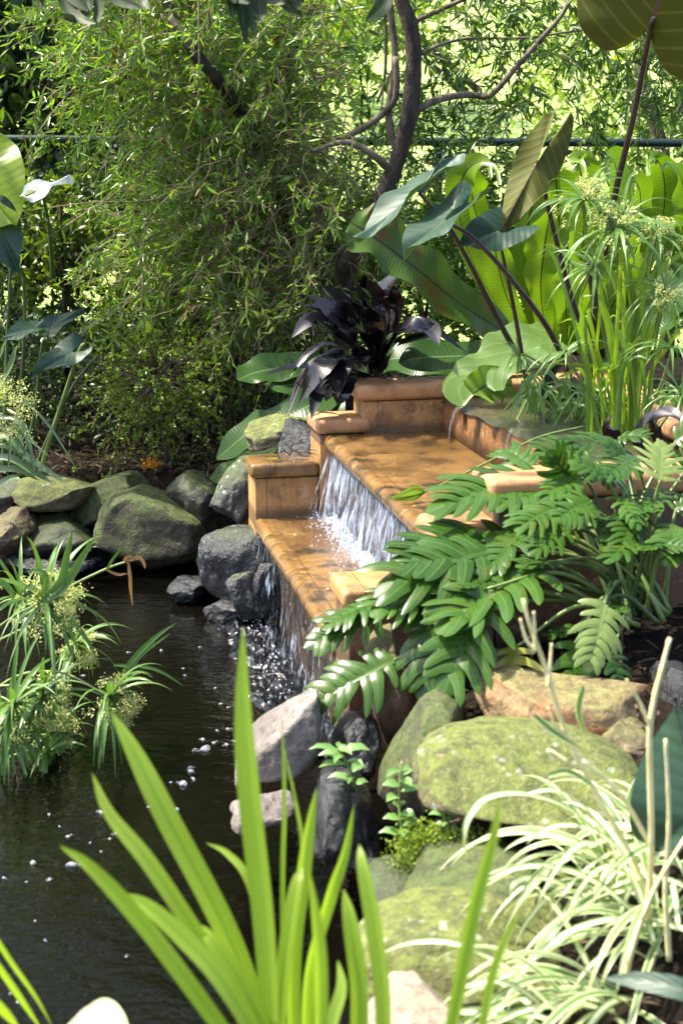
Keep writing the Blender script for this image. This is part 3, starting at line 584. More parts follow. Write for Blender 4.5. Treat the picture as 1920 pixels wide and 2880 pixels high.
# ------------------------------------------------------------------ foliage engine
def grow(rs, S, D, L, K, droop, wander):
    N = len(S); P = np.zeros((N, K, 3)); P[:, 0] = S; D = nrm(D); st = (np.broadcast_to(L, N)/(K-1))[:, None]
    for k in range(1, K):
        D = nrm(D+rs.randn(N, 3)*wander+np.array([0, 0, -droop])); P[:, k] = P[:, k-1]+D*st
    return P
def leafup(mb, rs, P, per, L, W, t0=.15, spread=.8, fold=.25, droop=.15, upz=.6, rnd0=0., rnd1=1.):
    N, K, _ = P.shape; q = rs.rand(N, per)*(1-t0)+t0; f = q*(K-1.001); i = f.astype(int); fr = (f-i)[..., None]
    r = np.arange(N)[:, None]; a = P[r, i]; b = P[r, i+1]; pos = (a+(b-a)*fr).reshape(-1, 3); tan = nrm((b-a).reshape(-1, 3))
    n = len(pos); D = tan*.75+nrm(rs.randn(n, 3))*spread; U = rs.randn(n, 3)*.6+np.array([0, -.25, upz])
    ll = L*(.55+.75*rs.rand(n)); mb.leaves(pos, D, U, ll, W*(.7+.6*rs.rand(n)), fold, droop, rnd0+(rnd1-rnd0)*rs.rand(n))
def samp(rs, poly, y0, y1, n, pow_=1.):
    poly = np.array(poly, float); out = []
    lo, hi = poly.min(0), poly.max(0)
    while len(out) < n:
        u, v = lo+(hi-lo)*rs.rand(2); ins = False; k = len(poly)
        for i in range(k):
            a, b = poly[i], poly[(i+1) % k]
            if (a[1] > v) != (b[1] > v) and u < (b[0]-a[0])*(v-a[1])/(b[1]-a[1])+a[0]: ins = not ins
        if ins: out.append(at(u, v, y0+(y1-y0)*rs.rand()**pow_))
    return np.array(out)
# weeping shrub on the left
rs = np.random.RandomState(11)
bush = empty('weeping_shrub', (.02, 6.25, .33), 'dense narrow leaved weeping shrub filling the left of the bank', 'shrub')
lf = MB(); tw = MB()
S1 = samp(rs, [(330, -160), (1010, -160), (1000, 250), (960, 780), (860, 900), (560, 840), (470, 620), (620, 480), (600, 330), (300, 180)], 5.65, 6.35, 520)
D1 = np.array([-.75, -.25, .12])+rs.randn(520, 3)*np.array([.45, .35, .35])
P1 = grow(rs, S1, D1, .36+.26*rs.rand(520), 12, .09, .14)
tw.tubes(P1, np.full(520, .0032), np.full(520, .0013)); leafup(lf, rs, P1, 21, .048, .0052)
S2 = P1[:, 3:11:2].reshape(-1, 3); n2 = len(S2); D2 = nrm((P1[:, 4:12:2]-P1[:, 3:11:2]).reshape(-1, 3))+rs.randn(n2, 3)*.55
P2 = grow(rs, S2, D2, .10+.14*rs.rand(n2), 6, .10, .16); tw.tubes(P2, np.full(n2, .0013), np.full(n2, .0006)); leafup(lf, rs, P2, 7, .044, .0050)
S5 = samp(rs, [(-700, -1700), (1300, -1700), (1300, -200), (-300, -200)], 6.7, 7.2, 420); P5 = grow(rs, S5, np.array([-.3, -.0, .1])+rs.randn(420, 3)*.6, .45, 8, .08, .14); tw.tubes(P5, np.full(420, .003), np.full(420, .001)); leafup(lf, rs, P5, 26, .075, .011)  # unseen sprays above the frame, added to block sky reflections in the pond
# bare pale twiggy tangle in the lower right of the shrub
S3 = samp(rs, [(520, 420), (1000, 330), (1060, 700), (980, 950), (620, 960)], 5.5, 5.9, 460)
P3 = grow(rs, S3, np.array([-.2, -.2, -.1])+rs.randn(460, 3)*.7, .2+.3*rs.rand(460), 14, .10, .25); tw.tubes(P3, np.full(460, .0019), np.full(460, .0009)); leafup(lf, rs, P3, 5, .04, .005)
P4 = np.array([pathp(p, 14) for p in [[(870, 300, 5.7), (560, 400, 5.62), (300, 560, 5.55), (60, 720, 5.5)], [(720, 480, 5.65), (450, 560, 5.6), (250, 570, 5.6), (30, 600, 5.6)], [(560, 0, 5.5), (560, 200, 5.48), (555, 300, 5.48), (545, 330, 5.47)], [(900, 420, 5.6), (1000, 520, 5.55), (1030, 620, 5.55), (1020, 740, 5.5)], [(420, 560, 5.6), (405, 700, 5.58), (400, 850, 5.55), (405, 940, 5.55)], [(780, 190, 5.6), (800, 300, 5.55), (880, 420, 5.55), (920, 560, 5.5)]]])
tw.tubes(P4, np.full(6, .0042), np.full(6, .0014), 5); leafup(lf, rs, P4, 26, .05, .006)
S6 = samp(rs, [(-800, -900), (150, -900), (100, -200), (-150, 250), (-700, 300)], 5.4, 6.4, 90); P6 = grow(rs, S6, np.array([-.4, -.1, -.1])+rs.randn(90, 3)*.6, .5, 8, .08, .14); tw.tubes(P6, np.full(90, .003), np.full(90, .001)); leafup(lf, rs, P6, 26, .06, .0085)  # unseen sprays beyond the left edge, added to shade the lower shrub
lf.build('foliage', M['bush'], bush); tw.build('twig', M['twig'], bush)
mb = MB()
for pts, r in (([(1010, 900, 6.2), (900, 620, 6.15), (740, 420, 5.9), (640, 260, 5.66), (580, 190, 5.56), (520, 110, 5.56), (480, 40, 5.62), (440, -150, 5.8)], (.032, .017)), ([(930, 800, 6.2), (830, 700, 6.1), (790, 560, 6.0), (800, 300, 6.0), (840, 50, 6.0), (850, -150, 6)], (.028, .014)), ([(900, 870, 6.1), (860, 820, 6.0), (780, 730, 5.95), (620, 600, 5.95), (450, 500, 5.9)], (.022, .008)), ([(985, 1100, 6.1), (900, 880, 6.05), (840, 820, 6.0)], (.04, .025))):
    mb.tube(pathp(pts, 26), np.linspace(r[0], r[1], 26), 8)
mb.build('trunk', M['bark'], bush)
# slim tree with the dark trunk
rs = np.random.RandomState(12)
tree = empty('willow_tree', at(985, 1010, 6.0)*np.array([1, 1, 0])+np.array([0, 0, .33]), 'slim dark trunked tree with long lance shaped leaves in front of the fence', 'tree')
def wob(P, a, rs): return P+np.cumsum(rs.randn(*P.shape), 0)*a
mb = MB(); Pt = pathp([(950, 1050, 5.7), (965, 800, 5.6), (985, 720, 5.56), (1040, 630, 5.55), (1100, 500, 5.55), (1145, 350, 5.55), (1162, 200, 5.55), (1155, 80, 5.55), (1120, -40, 5.55), (1100, -300, 5.6), (1150, -900, 5.7)], 60)
rr = np.interp(np.linspace(0, 1, 60), [0, .3, .6, 1], [.040, .037, .031, .023])*(1+.06*rs.randn(60)); mb.tube(Pt, rr, 12); mb.build('trunk', M['bark'], tree)
mb = MB()
BR = [([(1100, 480, 5.55), (1040, 430, 5.5), (970, 400, 5.5), (880, 425, 5.5)], .016, .008), ([(1125, 460, 5.57), (1092, 330, 5.62), (1110, 180, 5.64), (1100, 50, 5.66), (1090, -60, 5.66), (1080, -300, 5.66)], .015, .011), ([(940, 400, 5.6), (1010, 365, 5.6), (1070, 325, 5.6), (1112, 270, 5.6), (1112, 160, 5.62)], .012, .013),
      ([(1158, 318, 5.56), (1230, 280, 5.6), (1320, 266, 5.85), (1378, 268, 5.82), (1450, 190, 5.8), (1520, 110, 5.8), (1580, 40, 5.8), (1640, -80, 5.8)], .015, .008),
      ([(1160, 165, 5.56), (1240, 125, 5.6), (1330, 108, 5.9), (1480, 106, 5.85), (1640, 85, 5.85), (1760, 95, 5.85)], .007, .003), ([(1100, 200, 6), (1080, 240, 5.95), (1070, 310, 5.9), (1040, 390, 5.9)], .005, .003), ([(1580, 150, 5.9), (1620, 180, 5.85), (1680, 260, 5.8), (1760, 340, 5.8)], .004, .002),
      ([(1080, 0, 6.0), (1085, 120, 6.0), (1080, 230, 6.0), (1060, 290, 6.0)], .008, .005), ([(1165, 60, 6.), (1300, 0, 5.95), (1450, -60, 5.9), (1700, -150, 5.8)], .01, .005), ([(1140, -100, 6.), (1000, -200, 5.8), (800, -300, 5.5), (600, -350, 5.2)], .014, .006)]
for pts, a, b in BR: mb.tube(pathp(pts, 22), np.linspace(a, b, 22), 7)
mb.build('branch', M['palebark'], tree)
lf = MB(); tw = MB()
S1 = samp(rs, [(1000, -250), (2000, -250), (2000, 320), (1700, 330), (1300, 380), (1000, 360)], 5.75, 6.9, 270)
P1 = grow(rs, S1, np.array([.15, -.1, -.25])+rs.randn(270, 3)*np.array([.7, .5, .4]), .22+.24*rs.rand(270), 9, .10, .12)
tw.tubes(P1, np.full(270, .0022), np.full(270, .0009)); leafup(lf, rs, P1, 20, .060, .0062, spread=.9)
S2 = samp(rs, [(1000, 380), (1450, 380), (1500, 560), (1350, 640), (1150, 760), (1000, 900), (960, 650)], 5.95, 7.1, 170)
P2 = grow(rs, S2, rs.randn(170, 3)*.7+np.array([0, 0, -.1]), .18+.2*rs.rand(170), 8, .08, .15); tw.tubes(P2, np.full(170, .0018), np.full(170, .0008)); leafup(lf, rs, P2, 18, .05, .006, spread=.9)
lf.build('foliage', M['tree'], tree); tw.build('twig', M['twigdark'], tree)
# small standard shrub under the weeping one
rs = np.random.RandomState(13)
sb = empty('standard_shrub', at(470, 1385, 5.5)*np.array([1, 1, 0])+np.array([0, 0, .32]), 'small leaved round shrub on one thin stem below the weeping shrub', 'shrub')
mb = MB(); mb.tube(pathp([(470, 1400, 5.5), (468, 1290, 5.5), (462, 1180, 5.5), (470, 1080, 5.52), (460, 980, 5.55)], 24), np.linspace(.013, .008, 24), 8); mb.build('stem', M['bark'], sb)
lf = MB(); tw = MB(); n = 270
C = at(450, 1060, 5.58); S1 = C+rs.randn(n, 3)*np.array([.10, .10, .07]); D1 = nrm(rs.randn(n, 3)+np.array([0, -.3, .05]))*np.array([1, 1, .8]); S1 = C+nrm(D1)*np.array([.06, .1, .05])
P1 = grow(rs, S1, D1, .12+.20*rs.rand(n), 8, .01, .16); tw.tubes(P1, np.full(n, .0016), np.full(n, .0007)); leafup(lf, rs, P1, 17, .017, .0052, .4)
Sx = samp(rs, [(230, 1180), (700, 1150), (680, 1280), (280, 1290)], 5.45, 5.7, 90); P2 = grow(rs, Sx, rs.randn(90, 3), .1+.16*rs.rand(90), 8, .0, .2); tw.tubes(P2, np.full(90, .0014), np.full(90, .0006)); leafup(lf, rs, P2, 8, .018, .0055, .3)
lf.build('foliage', M['box'], sb); tw.build('twig', M['twigdark'], sb)
# understory hedges along the fence
def hedge(name, label, cat_, poly, y0, y1, n, per, L, W, mat, seed, base, tm='twigdark', ln=.25, wander=.15):
    rs = np.random.RandomState(seed); e = empty(name, base, label, cat_); lf = MB(); tw = MB()
    S = samp(rs, poly, y0, y1, n); P = grow(rs, S, rs.randn(n, 3)+np.array([0, -.2, .2]), ln*(.6+.8*rs.rand(n)), 7, .02, wander)
    tw.tubes(P, np.full(n, .0016*max(1, y0/6.5)), np.full(n, .0008)); leafup(lf, rs, P, per, L, W)
    lf.build('foliage', M[mat], e); tw.build('twig', M[tm], e)
    mb = MB(); b = np.array(base); c = S.mean(0)
    for k in range(3): mb.tube(cat([b+rs.randn(3)*np.array([.1, .05, 0]), b+(c-b)*.5+rs.randn(3)*.05, c+rs.randn(3)*.1], 12), np.linspace(.02, .006, 12)*max(1, y0/7), 6)
    mb.build('trunk', M['bark'], e); return e
hedge('hedge', 'dark hedge in deep shade under the weeping shrub', 'hedge', [(-200, 560), (250, 540), (330, 440), (1000, 480), (1080, 1050), (900, 1250), (-200, 1330)], 6.4, 7.1, 1050, 20, .04, .011, 'hedge', 21, (-.7, 6.7, .33))  # dark foliage added to keep the space under the shrub black
hedge('shade_undergrowth', 'dark twiggy undergrowth on the ground behind the thin stemmed small shrub', 'undergrowth', [(-100, 900), (800, 950), (820, 1290), (-100, 1330)], 5.85, 6.2, 420, 14, .032, .009, 'hedge', 29, (-.6, 6.0, .33))  # dark foliage added to hide lit ground where deep shade belongs
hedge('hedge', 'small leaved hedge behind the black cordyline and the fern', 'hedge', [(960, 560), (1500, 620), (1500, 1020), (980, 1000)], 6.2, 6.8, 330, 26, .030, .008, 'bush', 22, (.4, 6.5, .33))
hedge('hedge', 'leafy hedge in front of the fence behind the ferns', 'hedge', [(1250, 560), (2050, 560), (2050, 1000), (1300, 900)], 6.7, 7.3, 230, 22, .04, .009, 'tree', 23, (1.3, 7.0, .33))
hedge('leafy_bush', 'yellow green tipped bush in front of the fence at left', 'bush', [(30, 520), (170, 520), (330, 640), (330, 760), (20, 800)], 6.3, 6.7, 90, 16, .045, .012, 'box', 24, (-1.2, 6.5, .33), 'twig', .16)
# trees beyond the fence
hedge('dark_tree', 'dark broad leaved tree beyond the fence at top left', 'tree', [(-400, -250), (400, -250), (420, 380), (330, 620), (-400, 620)], 8.3, 9.4, 620, 24, .085, .022, 'hedge', 25, (-1.9, 8.9, .4), ln=.5)
hedge('far_tree', 'sunlit yellow green tree beyond the fence at top right', 'tree', [(1400, 0), (2150, -60), (2150, 520), (1500, 480)], 11.5, 13, 260, 24, .07, .014, 'far', 26, (3.2, 12.2, .8), ln=.6)
hedge('far_tree', 'pale sunlit tree far beyond the fence behind the dark trunk', 'tree', [(850, -150), (1250, -150), (1180, 100), (900, 250)], 15, 17, 150, 24, .10, .03, 'far', 27, (1.4, 16, 2.0), ln=.8)
hedge('far_tree', 'green tree beyond the fence seen through the weeping shrub', 'tree', [(300, -200), (960, -200), (900, 380), (300, 420)], 10.5, 12, 300, 24, .09, .022, 'tree', 28, (-1.0, 11.3, .7), ln=.6)
tr2 = MB(); tr2.tube(pathp([(1860, 420, 8.2), (1835, 330, 8.2), (1800, 220, 8.2), (1820, 100, 8.2), (1810, -100, 8.2)], 20), .04, 8); e = empty('grey_tree', (1.72, 8.2, .35), 'thin grey trunked tree standing behind the fence at right', 'tree'); tr2.tube(pathp([(1860, 420, 8.2), (1870, 700, 8.2), (1875, 1000, 8.2)], 10), .045, 8); tr2.build('trunk', M['palebark'], e)
lf = MB(); rs = np.random.RandomState(30); S = samp(rs, [(1700, -150), (2050, -150), (2050, 430), (1800, 430)], 7.7, 8.6, 130); P = grow(rs, S, rs.randn(130, 3), .3, 7, .06, .15); leafup(lf, rs, P, 20, .06, .007); lf.build('foliage', M['tree'], e); lf = MB(); lf.tubes(P, np.full(130, .003), np.full(130, .001)); lf.build('twig', M['twigdark'], e)
# ------------------------------------------------------------------ leaf builders
OUT = np.array([(1, 0), (.93, .045), (.82, .13), (.66, .25), (.45, .36), (.22, .43), (.0, .46), (-.18, .44), (-.33, .36), (-.42, .25), (-.40, .15), (-.28, .07), (-.12, .015), (-.02, .004)])
def earleaf(mb, J, Tp, N, wid=1., droop=.12, fold=.12, wavea=.03, back=1., seed=0, roll=0):
    J = np.array(J); Tp = np.array(Tp); L = np.linalg.norm(Tp-J); e1 = (Tp-J)/L; N = np.array(N, float); N = nrm(N-e1*(N@e1)); e2 = np.cross(N, e1)
    half = cat(np.column_stack([OUT, np.zeros(len(OUT))]), 34)[:, :2]
    half[:, 0] = np.where(half[:, 0] < 0, half[:, 0]*back, half[:, 0])
    full = np.vstack([half, (half*np.array([1, -1]))[::-1]]); n = len(full); rs = np.random.RandomState(seed); ph = rs.rand(3)*6
    V = []; tx = []; ty = []
    S = np.linspace(.02, 1, 9)
    ang = np.arange(n)/n
    for s in S:
        x = full[:, 0]*s; y = full[:, 1]*s*wid
        z = -droop*(x*x)*np.sign(x+.4)+fold*np.abs(y)*1.2-roll*y*y*2+2.2*wavea*s**2*np.sin(ang*6.283*5+ph[0])+wavea*.6*s**3*np.sin(ang*6.283*13+ph[1])
        V.append(J+L*(e1*x[:, None]+e2*y[:, None]+N*z[:, None])); tx.append(np.abs(full[:, 1]*s)*2); ty.append(x)
    i = np.arange(len(S)-1)[:, None]*n; j = np.arange(n)[None]; k = (j+1) % n
    mb.add(np.concatenate(V), np.stack([i+j, i+k, i+n+k, i+n+j], -1).reshape(-1, 4), np.concatenate(tx), np.concatenate(ty), rs.rand())
def lobed(mb, J, Tp, N, hw, nl=7, droop=.18, seed=0, sag=.35):
    J = np.array(J); Tp = np.array(Tp); rs = np.random.RandomState(seed); L = np.linalg.norm(Tp-J); e1 = (Tp-J)/L; N = np.array(N, float); N = nrm(N-e1*(N@e1)); e2 = np.cross(N, e1)
    mid = lambda s: J+e1*L*s+N*L*droop*(.6*s-s*s)
    rn = rs.rand(); sp = L*.80/nl; wv = .50+.16*rs.rand()
    for sd in (-1, 1):
        for i in range(nl):
            s0 = .04+.78*(i+.25*rs.rand()+(.25 if sd > 0 else 0))/nl
            ln = hw*np.interp(s0, [0, .1, .3, .55, .8, 1], [.62, .92, 1.08, .95, .66, .4])*(.75+.45*rs.rand())
            an = R(np.interp(s0, [0, .2, .6, .9], [104, 76, 54, 36])+rs.randn()*7)
            P = [mid(s0)]; st = ln*1.12/10
            for q in range(10):
                a_ = an-R(3.4)*q; dn = sag*(.15+.16*q)+rs.randn()*.03
                P.append(P[-1]+st*nrm(e1*math.cos(a_)+e2*sd*math.sin(a_)+N*(.28-dn)))
            h = sp*wv*(.85+.3*rs.rand())
            mb.ribbon(cat(P, 16), lambda t: h*np.interp(t, [0, .25, .5, .7, .86, .95, 1], [1., .94, .70, .66, .50, .28, .06]), N+np.array([0, -.05, .1]), 4, .0, .05, 2, rn, arch=.13, ph=rs.rand()*6)
    s_ = np.linspace(.70, 1.0, 12); hh = hw*.34
    mb.ribbon(np.array([mid(q)+N*.0012 for q in s_]), lambda t: hh*np.interp(t, [0, .35, .7, .9, 1], [.62, 1, .8, .42, .06]), N, 4, .05, 0, 1, rn, arch=.2)
    s_ = np.linspace(0, .8, 14); mb.ribbon(np.array([mid(q)+N*.0009 for q in s_]), lambda t: hw*.10*(1.05-.5*t), N, 4, .12, 0, 1, rn)
def strapw(w0, tipp=.6, base=.7):
    return lambda t: w0*(base+(1-base)*min(1, t/.25))*(1 if t < tipp else max(.02, math.cos((t-tipp)/(1-tipp)*math.pi/2)**.8))
# ------------------------------------------------------------------ bird's nest ferns
FB = (1560, 1010, 5.35)
fern = empty('birds_nest_fern', at(*FB), 'large bright green nest fern with wavy upright fronds behind the top basin', 'fern')
rs = np.random.RandomState(41)
FR = [([(1480, 980), (1340, 760), (1290, 600), (1300, 500), (1345, 455), (1390, 470), (1405, 520)], 48, 5.3), ([(1500, 980), (1400, 780), (1350, 640), (1325, 540), (1335, 470), (1370, 460), (1380, 500)], 50, 5.5),
      ([(1520, 980), (1480, 800), (1480, 660), (1500, 560), (1520, 480), (1528, 450)], 60, 5.4), ([(1560, 980), (1550, 800), (1570, 640), (1565, 540), (1560, 460), (1572, 450), (1580, 480)], 56, 5.6), ([(1590, 980), (1620, 800), (1640, 660), (1636, 560), (1632, 470), (1628, 448), (1640, 470), (1644, 500)], 64, 5.4),
      ([(1600, 980), (1690, 800), (1735, 660), (1738, 560), (1730, 470), (1712, 440), (1702, 465), (1708, 500)], 58, 5.5), ([(1620, 980), (1740, 820), (1790, 690), (1800, 610), (1798, 540), (1785, 510), (1772, 530), (1776, 565)], 50, 5.4), ([(1640, 980), (1780, 800), (1850, 650), (1868, 560), (1862, 480), (1840, 445), (1822, 460), (1822, 495)], 54, 5.45),
      ([(1650, 980), (1820, 820), (1900, 700), (1925, 580), (1910, 490), (1880, 460), (1858, 478)], 58, 5.35), ([(1660, 980), (1860, 860), (1960, 760), (2010, 640), (2020, 540)], 62, 5.4), ([(1540, 980), (1520, 820), (1530, 700), (1545, 600), (1548, 540)], 66, 5.2), ([(1510, 990), (1430, 850), (1395, 720), (1385, 630), (1380, 590)], 56, 5.15),
      ([(1580, 980), (1620, 860), (1680, 720), (1690, 600)], 64, 5.2), ([(1620, 990), (1760, 880), (1840, 780), (1880, 720)], 58, 5.15), ([(1600, 985), (1590, 860), (1600, 740), (1605, 650)], 60, 5.12), ([(1640, 985), (1720, 860), (1780, 740), (1800, 660)], 60, 5.14)]
for pts, wd, Y in FR:
    wd *= .80; n = len(pts); P = cat([at(u, v, Y-.26*(k/(n-1))**1.5+(.1 if k == 0 else 0)) for k, (u, v) in enumerate(pts)], 70)
    mb = MB(); w0 = px(wd, Y); mb.ribbon(P, lambda t: w0*(.3+.7*min(1, t/.5))*(1 if t < .55 else max(.13, 1-((t-.55)/.25)**1.3)), (.35*rs.randn(), -1, .35), 10, .22, .20, 9+6*rs.rand(), rs.rand(), .07, rs.rand()*6); mb.build('frond', M['fern'], fern)
P = pathp([(1460, 960, 5.2), (1300, 860, 5.05), (1150, 740, 4.95), (1040, 660, 4.9), (985, 625, 4.9)], 60); mb = MB(); w0 = px(88, 5)
mb.ribbon(P, lambda t: w0*(.75+.25*min(1, t/.3))*(1 if t < .85 else .55+.45*(1-t)/.15), (.25, -.75, .8), 10, .14, .13, 13, .4, .06, 2); tag(mb.build('frond', M['fernold'], fern), 'broad drooping frond with a rust brown patch')
for pts, wd in (([(1560, 1010, 5.15), (1430, 1000, 4.95), (1200, 1005, 4.92), (1120, 1020, 4.92)], 55), ([(1700, 1000, 5.0), (1830, 930, 4.9), (1930, 880, 4.8)], 90), ([(1720, 1000, 5.0), (1850, 860, 4.9), (1960, 760, 4.85)], 80)):
    mb = MB(); w0 = px(wd, 5); mb.ribbon(pathp(pts, 40), strapw(w0, .75), (.1, -.6, .8), 8, .15, .12, 8, .3, .05, 1); mb.build('frond', M['ferndark'], fern)
f2 = empty('birds_nest_fern', at(930, 1120, 5.25), 'smaller dark green nest fern spreading low behind the black cordyline', 'fern')
for pts, wd in (([(960, 1060, 5.3), (840, 1030, 5.25), (730, 1045, 5.2), (668, 1068, 5.15)], 52), ([(960, 1090, 5.25), (850, 1080, 5.2), (760, 1090, 5.15)], 50), ([(960, 1090, 5.25), (870, 1140, 5.1), (760, 1200, 5.1), (690, 1225, 5.12), (610, 1290, 5.15)], 58), ([(1010, 1050, 5.3), (1100, 1010, 5.2), (1220, 1015, 5.1), (1300, 1035, 5.05)], 55), ([(940, 1100, 5.2), (900, 1190, 5.06), (850, 1260, 5.1)], 50), ([(930, 1110, 5.2), (800, 1250, 5.15), (660, 1320, 5.25), (590, 1345, 5.3)], 40)):
    mb = MB(); w0 = px(wd, 5.2); mb.ribbon(pathp(pts, 44), lambda t: w0*(.7+.3*min(1, t/.2))*(1 if t < .7 else max(.08, 1-((t-.7)/.3)**2*.92)), (-.2, -.7, .75), 8, .12, .12, 9, .4, .06, wd); mb.build('frond', M['ferndark'], f2)
# ------------------------------------------------------------------ taro (elephant ear) in the basin
tb = at(1600, 1180, 4.6); tb[2] = .69
taro = empty('taro_plant', tb, 'tall purple stemmed taro plant with arrow shaped leaves in the top basin', 'plant')
def stalk(e, pts, a, b, mat='stalk', n=28):
    mb = MB(); mb.tube(pathp(pts, n), np.linspace(a, b, n), 9); return mb.build('stalk', M[mat], e)
def ear(e, J, Tp, N, mat, **k):
    mb = MB(); earleaf(mb, at(*J), at(*Tp), N, **k); return mb.build('leaf', M[mat], e)
stalk(taro, [(1650, 1190, 4.55), (1650, 1000, 4.5), (1690, 760, 4.4), (1730, 540, 4.25), (1780, 330, 4.1), (1815, 150, 4.0), (1836, 50, 3.95)], .013, .006)
ear(taro, (1836, 50, 3.95), (1960, -330, 3.75), (.1, .75, -.5), 'earback', wid=1.35, droop=.02, fold=.03, wavea=.02, back=.9, seed=1)
ear(taro, (1836, 50, 3.95), (1600, -160, 4.1), (.1, .6, -.5), 'earback', wid=1.0, droop=.05, fold=.03, wavea=.02, back=.9, seed=2) if False else None
stalk(taro, [(1625, 1190, 4.6), (1640, 980, 4.6), (1590, 780, 4.55), (1545, 600, 4.5), (1520, 490, 4.45), (1505, 465, 4.4)], .011, .005)
ear(taro, (1505, 465, 4.4), (1412, 655, 4.32), (.35, .9, .1), 'earback', wid=.62, droop=.05, fold=.25, wavea=.03, back=1.95, seed=3)
stalk(taro, [(1640, 1180, 4.6), (1560, 960, 4.5), (1440, 790, 4.4), (1330, 670, 4.35), (1250, 622, 4.3)], .011, .005)
ear(taro, (1250, 622, 4.3), (1122, 715, 4.2), (-.55, -.45, .75), 'ear', wid=.95, droop=.1, fold=.25, wavea=.035, back=2.0, seed=4)
stalk(taro, [(1460, 1010, 4.75), (1400, 900, 4.7), (1330, 760, 4.6), (1270, 650, 4.5), (1220, 590, 4.45), (1180, 545, 4.4)], .010, .005)
ear(taro, (1170, 540, 4.42), (995, 700, 4.3), (-.62, -.3, .75), 'ear', wid=.62, droop=-.05, fold=.22, wavea=.03, back=1.6, seed=5)
stalk(taro, [(1480, 1080, 4.7), (1450, 900, 4.65), (1420, 750, 4.6), (1402, 668, 4.55)], .008, .004)
ear(taro, (1400, 650, 4.5), (1285, 690, 4.45), (-.2, -.9, .5), 'ear', wid=1.1, droop=.05, fold=.2, wavea=.03, back=2., seed=6)
stalk(taro, [(1560, 1240, 4.35), (1530, 1190, 4.36), (1500, 1130, 4.4)], .016, .004); stalk(taro, [(1640, 1200, 4.4), (1640, 1120, 4.42), (1610, 1060, 4.45)], .013, .006)
stalk(taro, [(1650, 1190, 4.55), (1665, 1000, 4.5), (1668, 850, 4.45), (1650, 740, 4.4)], .016, .007)
# crinkled light leaf lying over the coping
cl = empty('broad_leaf_plant', at(1470, 1110, 4.7), 'low plant with one crinkled pale green leaf resting over the top coping', 'plant')
mb = MB(); w0 = px(85, 4.7); mb.ribbon(pathp([(1560, 950, 4.9), (1480, 960, 4.75), (1380, 1030, 4.65), (1330, 1080, 4.62), (1350, 1100, 4.6)], 60), lambda t: w0*(.9+.1*math.sin(t*9))*(1 if t < .8 else 1-.6*(t-.8)/.2), (-.1, -.75, .7), 12, .05, .09, 15, .5, .08, 1); mb.build('leaf', M['earlight'], cl)
mb = MB(); w0 = px(50, 4.65); mb.ribbon(pathp([(1440, 1085, 4.7), (1380, 1080, 4.62), (1340, 1100, 4.58), (1330, 1110, 4.57)], 40), strapw(w0, .6), (-.1, -.9, .3), 10, .2, .3, 9, .5, .1, 3); tag(mb.build('leaf', M['fern'], cl), 'dark ruffled leaf below')
# ------------------------------------------------------------------ papyrus
def whorl(mb, C, ax, n, L, w, droop, rs, jit=.25, el=.5, nx=2):
    ax = nrm(np.array(ax, float)); h = np.cross(ax, [.3, .8, .4]); h = nrm(h); g = np.cross(ax, h)
    for k in range(n):
        a = 2*np.pi*(k+rs.rand()*.8)/n; d = nrm(h*math.cos(a)+g*math.sin(a)+ax*(el+jit*rs.randn())); l = L*(.65+.6*rs.rand()); P = [np.array(C)]
        for q in range(11): d = nrm(d+np.array([0, 0, -droop*(.4+q*.16)])+rs.randn(3)*.015); P.append(P[-1]+d*l/11)
        ww = w*(.7+.6*rs.rand()); mb.ribbon(np.array(P), lambda t: ww*(.6+.4*min(1, t/.2))*max(.05, 1-max(0, t-.45)/.55), np.array([0, -.3, 1]), nx, .3, 0, 1, rs.rand(), twist=rs.randn()*.5)
def umbel(mbr, mbf, C, ax, n, Rr, rs, sp=26, size=.0062):
    ax = nrm(np.array(ax, float)); D = nrm(rs.randn(n, 3)*.75+ax*.75); K = np.linspace(0, 1, 6)
    l = Rr*(.6+.5*rs.rand(n)); E = np.array(C)+D*l[:, None]; P = np.array(C)+D[:, None]*(l[:, None]*K)[..., None]+np.array([0, 0, -.15])*(l[:, None]*K**2)[..., None]
    mbr.tubes(P, np.full(n, .0009), np.full(n, .0006)); E = P[:, -1]
    Q = np.repeat(E, sp, 0)+rs.randn(n*sp, 3)*Rr*.09; dd = rs.randn(n*sp, 3); mbf.leaves(Q, dd, rs.randn(n*sp, 3), size*(.7+.7*rs.rand(n*sp)), size*.32, .3, 0)
def papyrus(name, label, base, heads, seed, group=None, leafm='papyrus'):
    rs = np.random.RandomState(seed); e = empty(name, base, label, 'sedge', group)
    for (pts, n, L, w, droop, el, fl) in heads:
        P = pathp(pts, 22); mb = MB(); mb.tube(P, np.linspace(.0045, .0028, 22), 6); mb.build('stem', M['gstalk'], e)
        ax = P[-1]-P[-3]; mb = MB(); whorl(mb, P[-1], ax, n, L, w, droop, rs, .25, el); mb.build('leaf_whorl', M[leafm], e)
        if fl:
            r, f = MB(), MB(); umbel(r, f, P[-1], ax, fl, L*.42, rs); o = f.build('flower_head', M['flower'], e); r.build('ray', M['gstalk'], o)
    return e
pb = at(1740, 1190, 4.3); pb[2] = .69
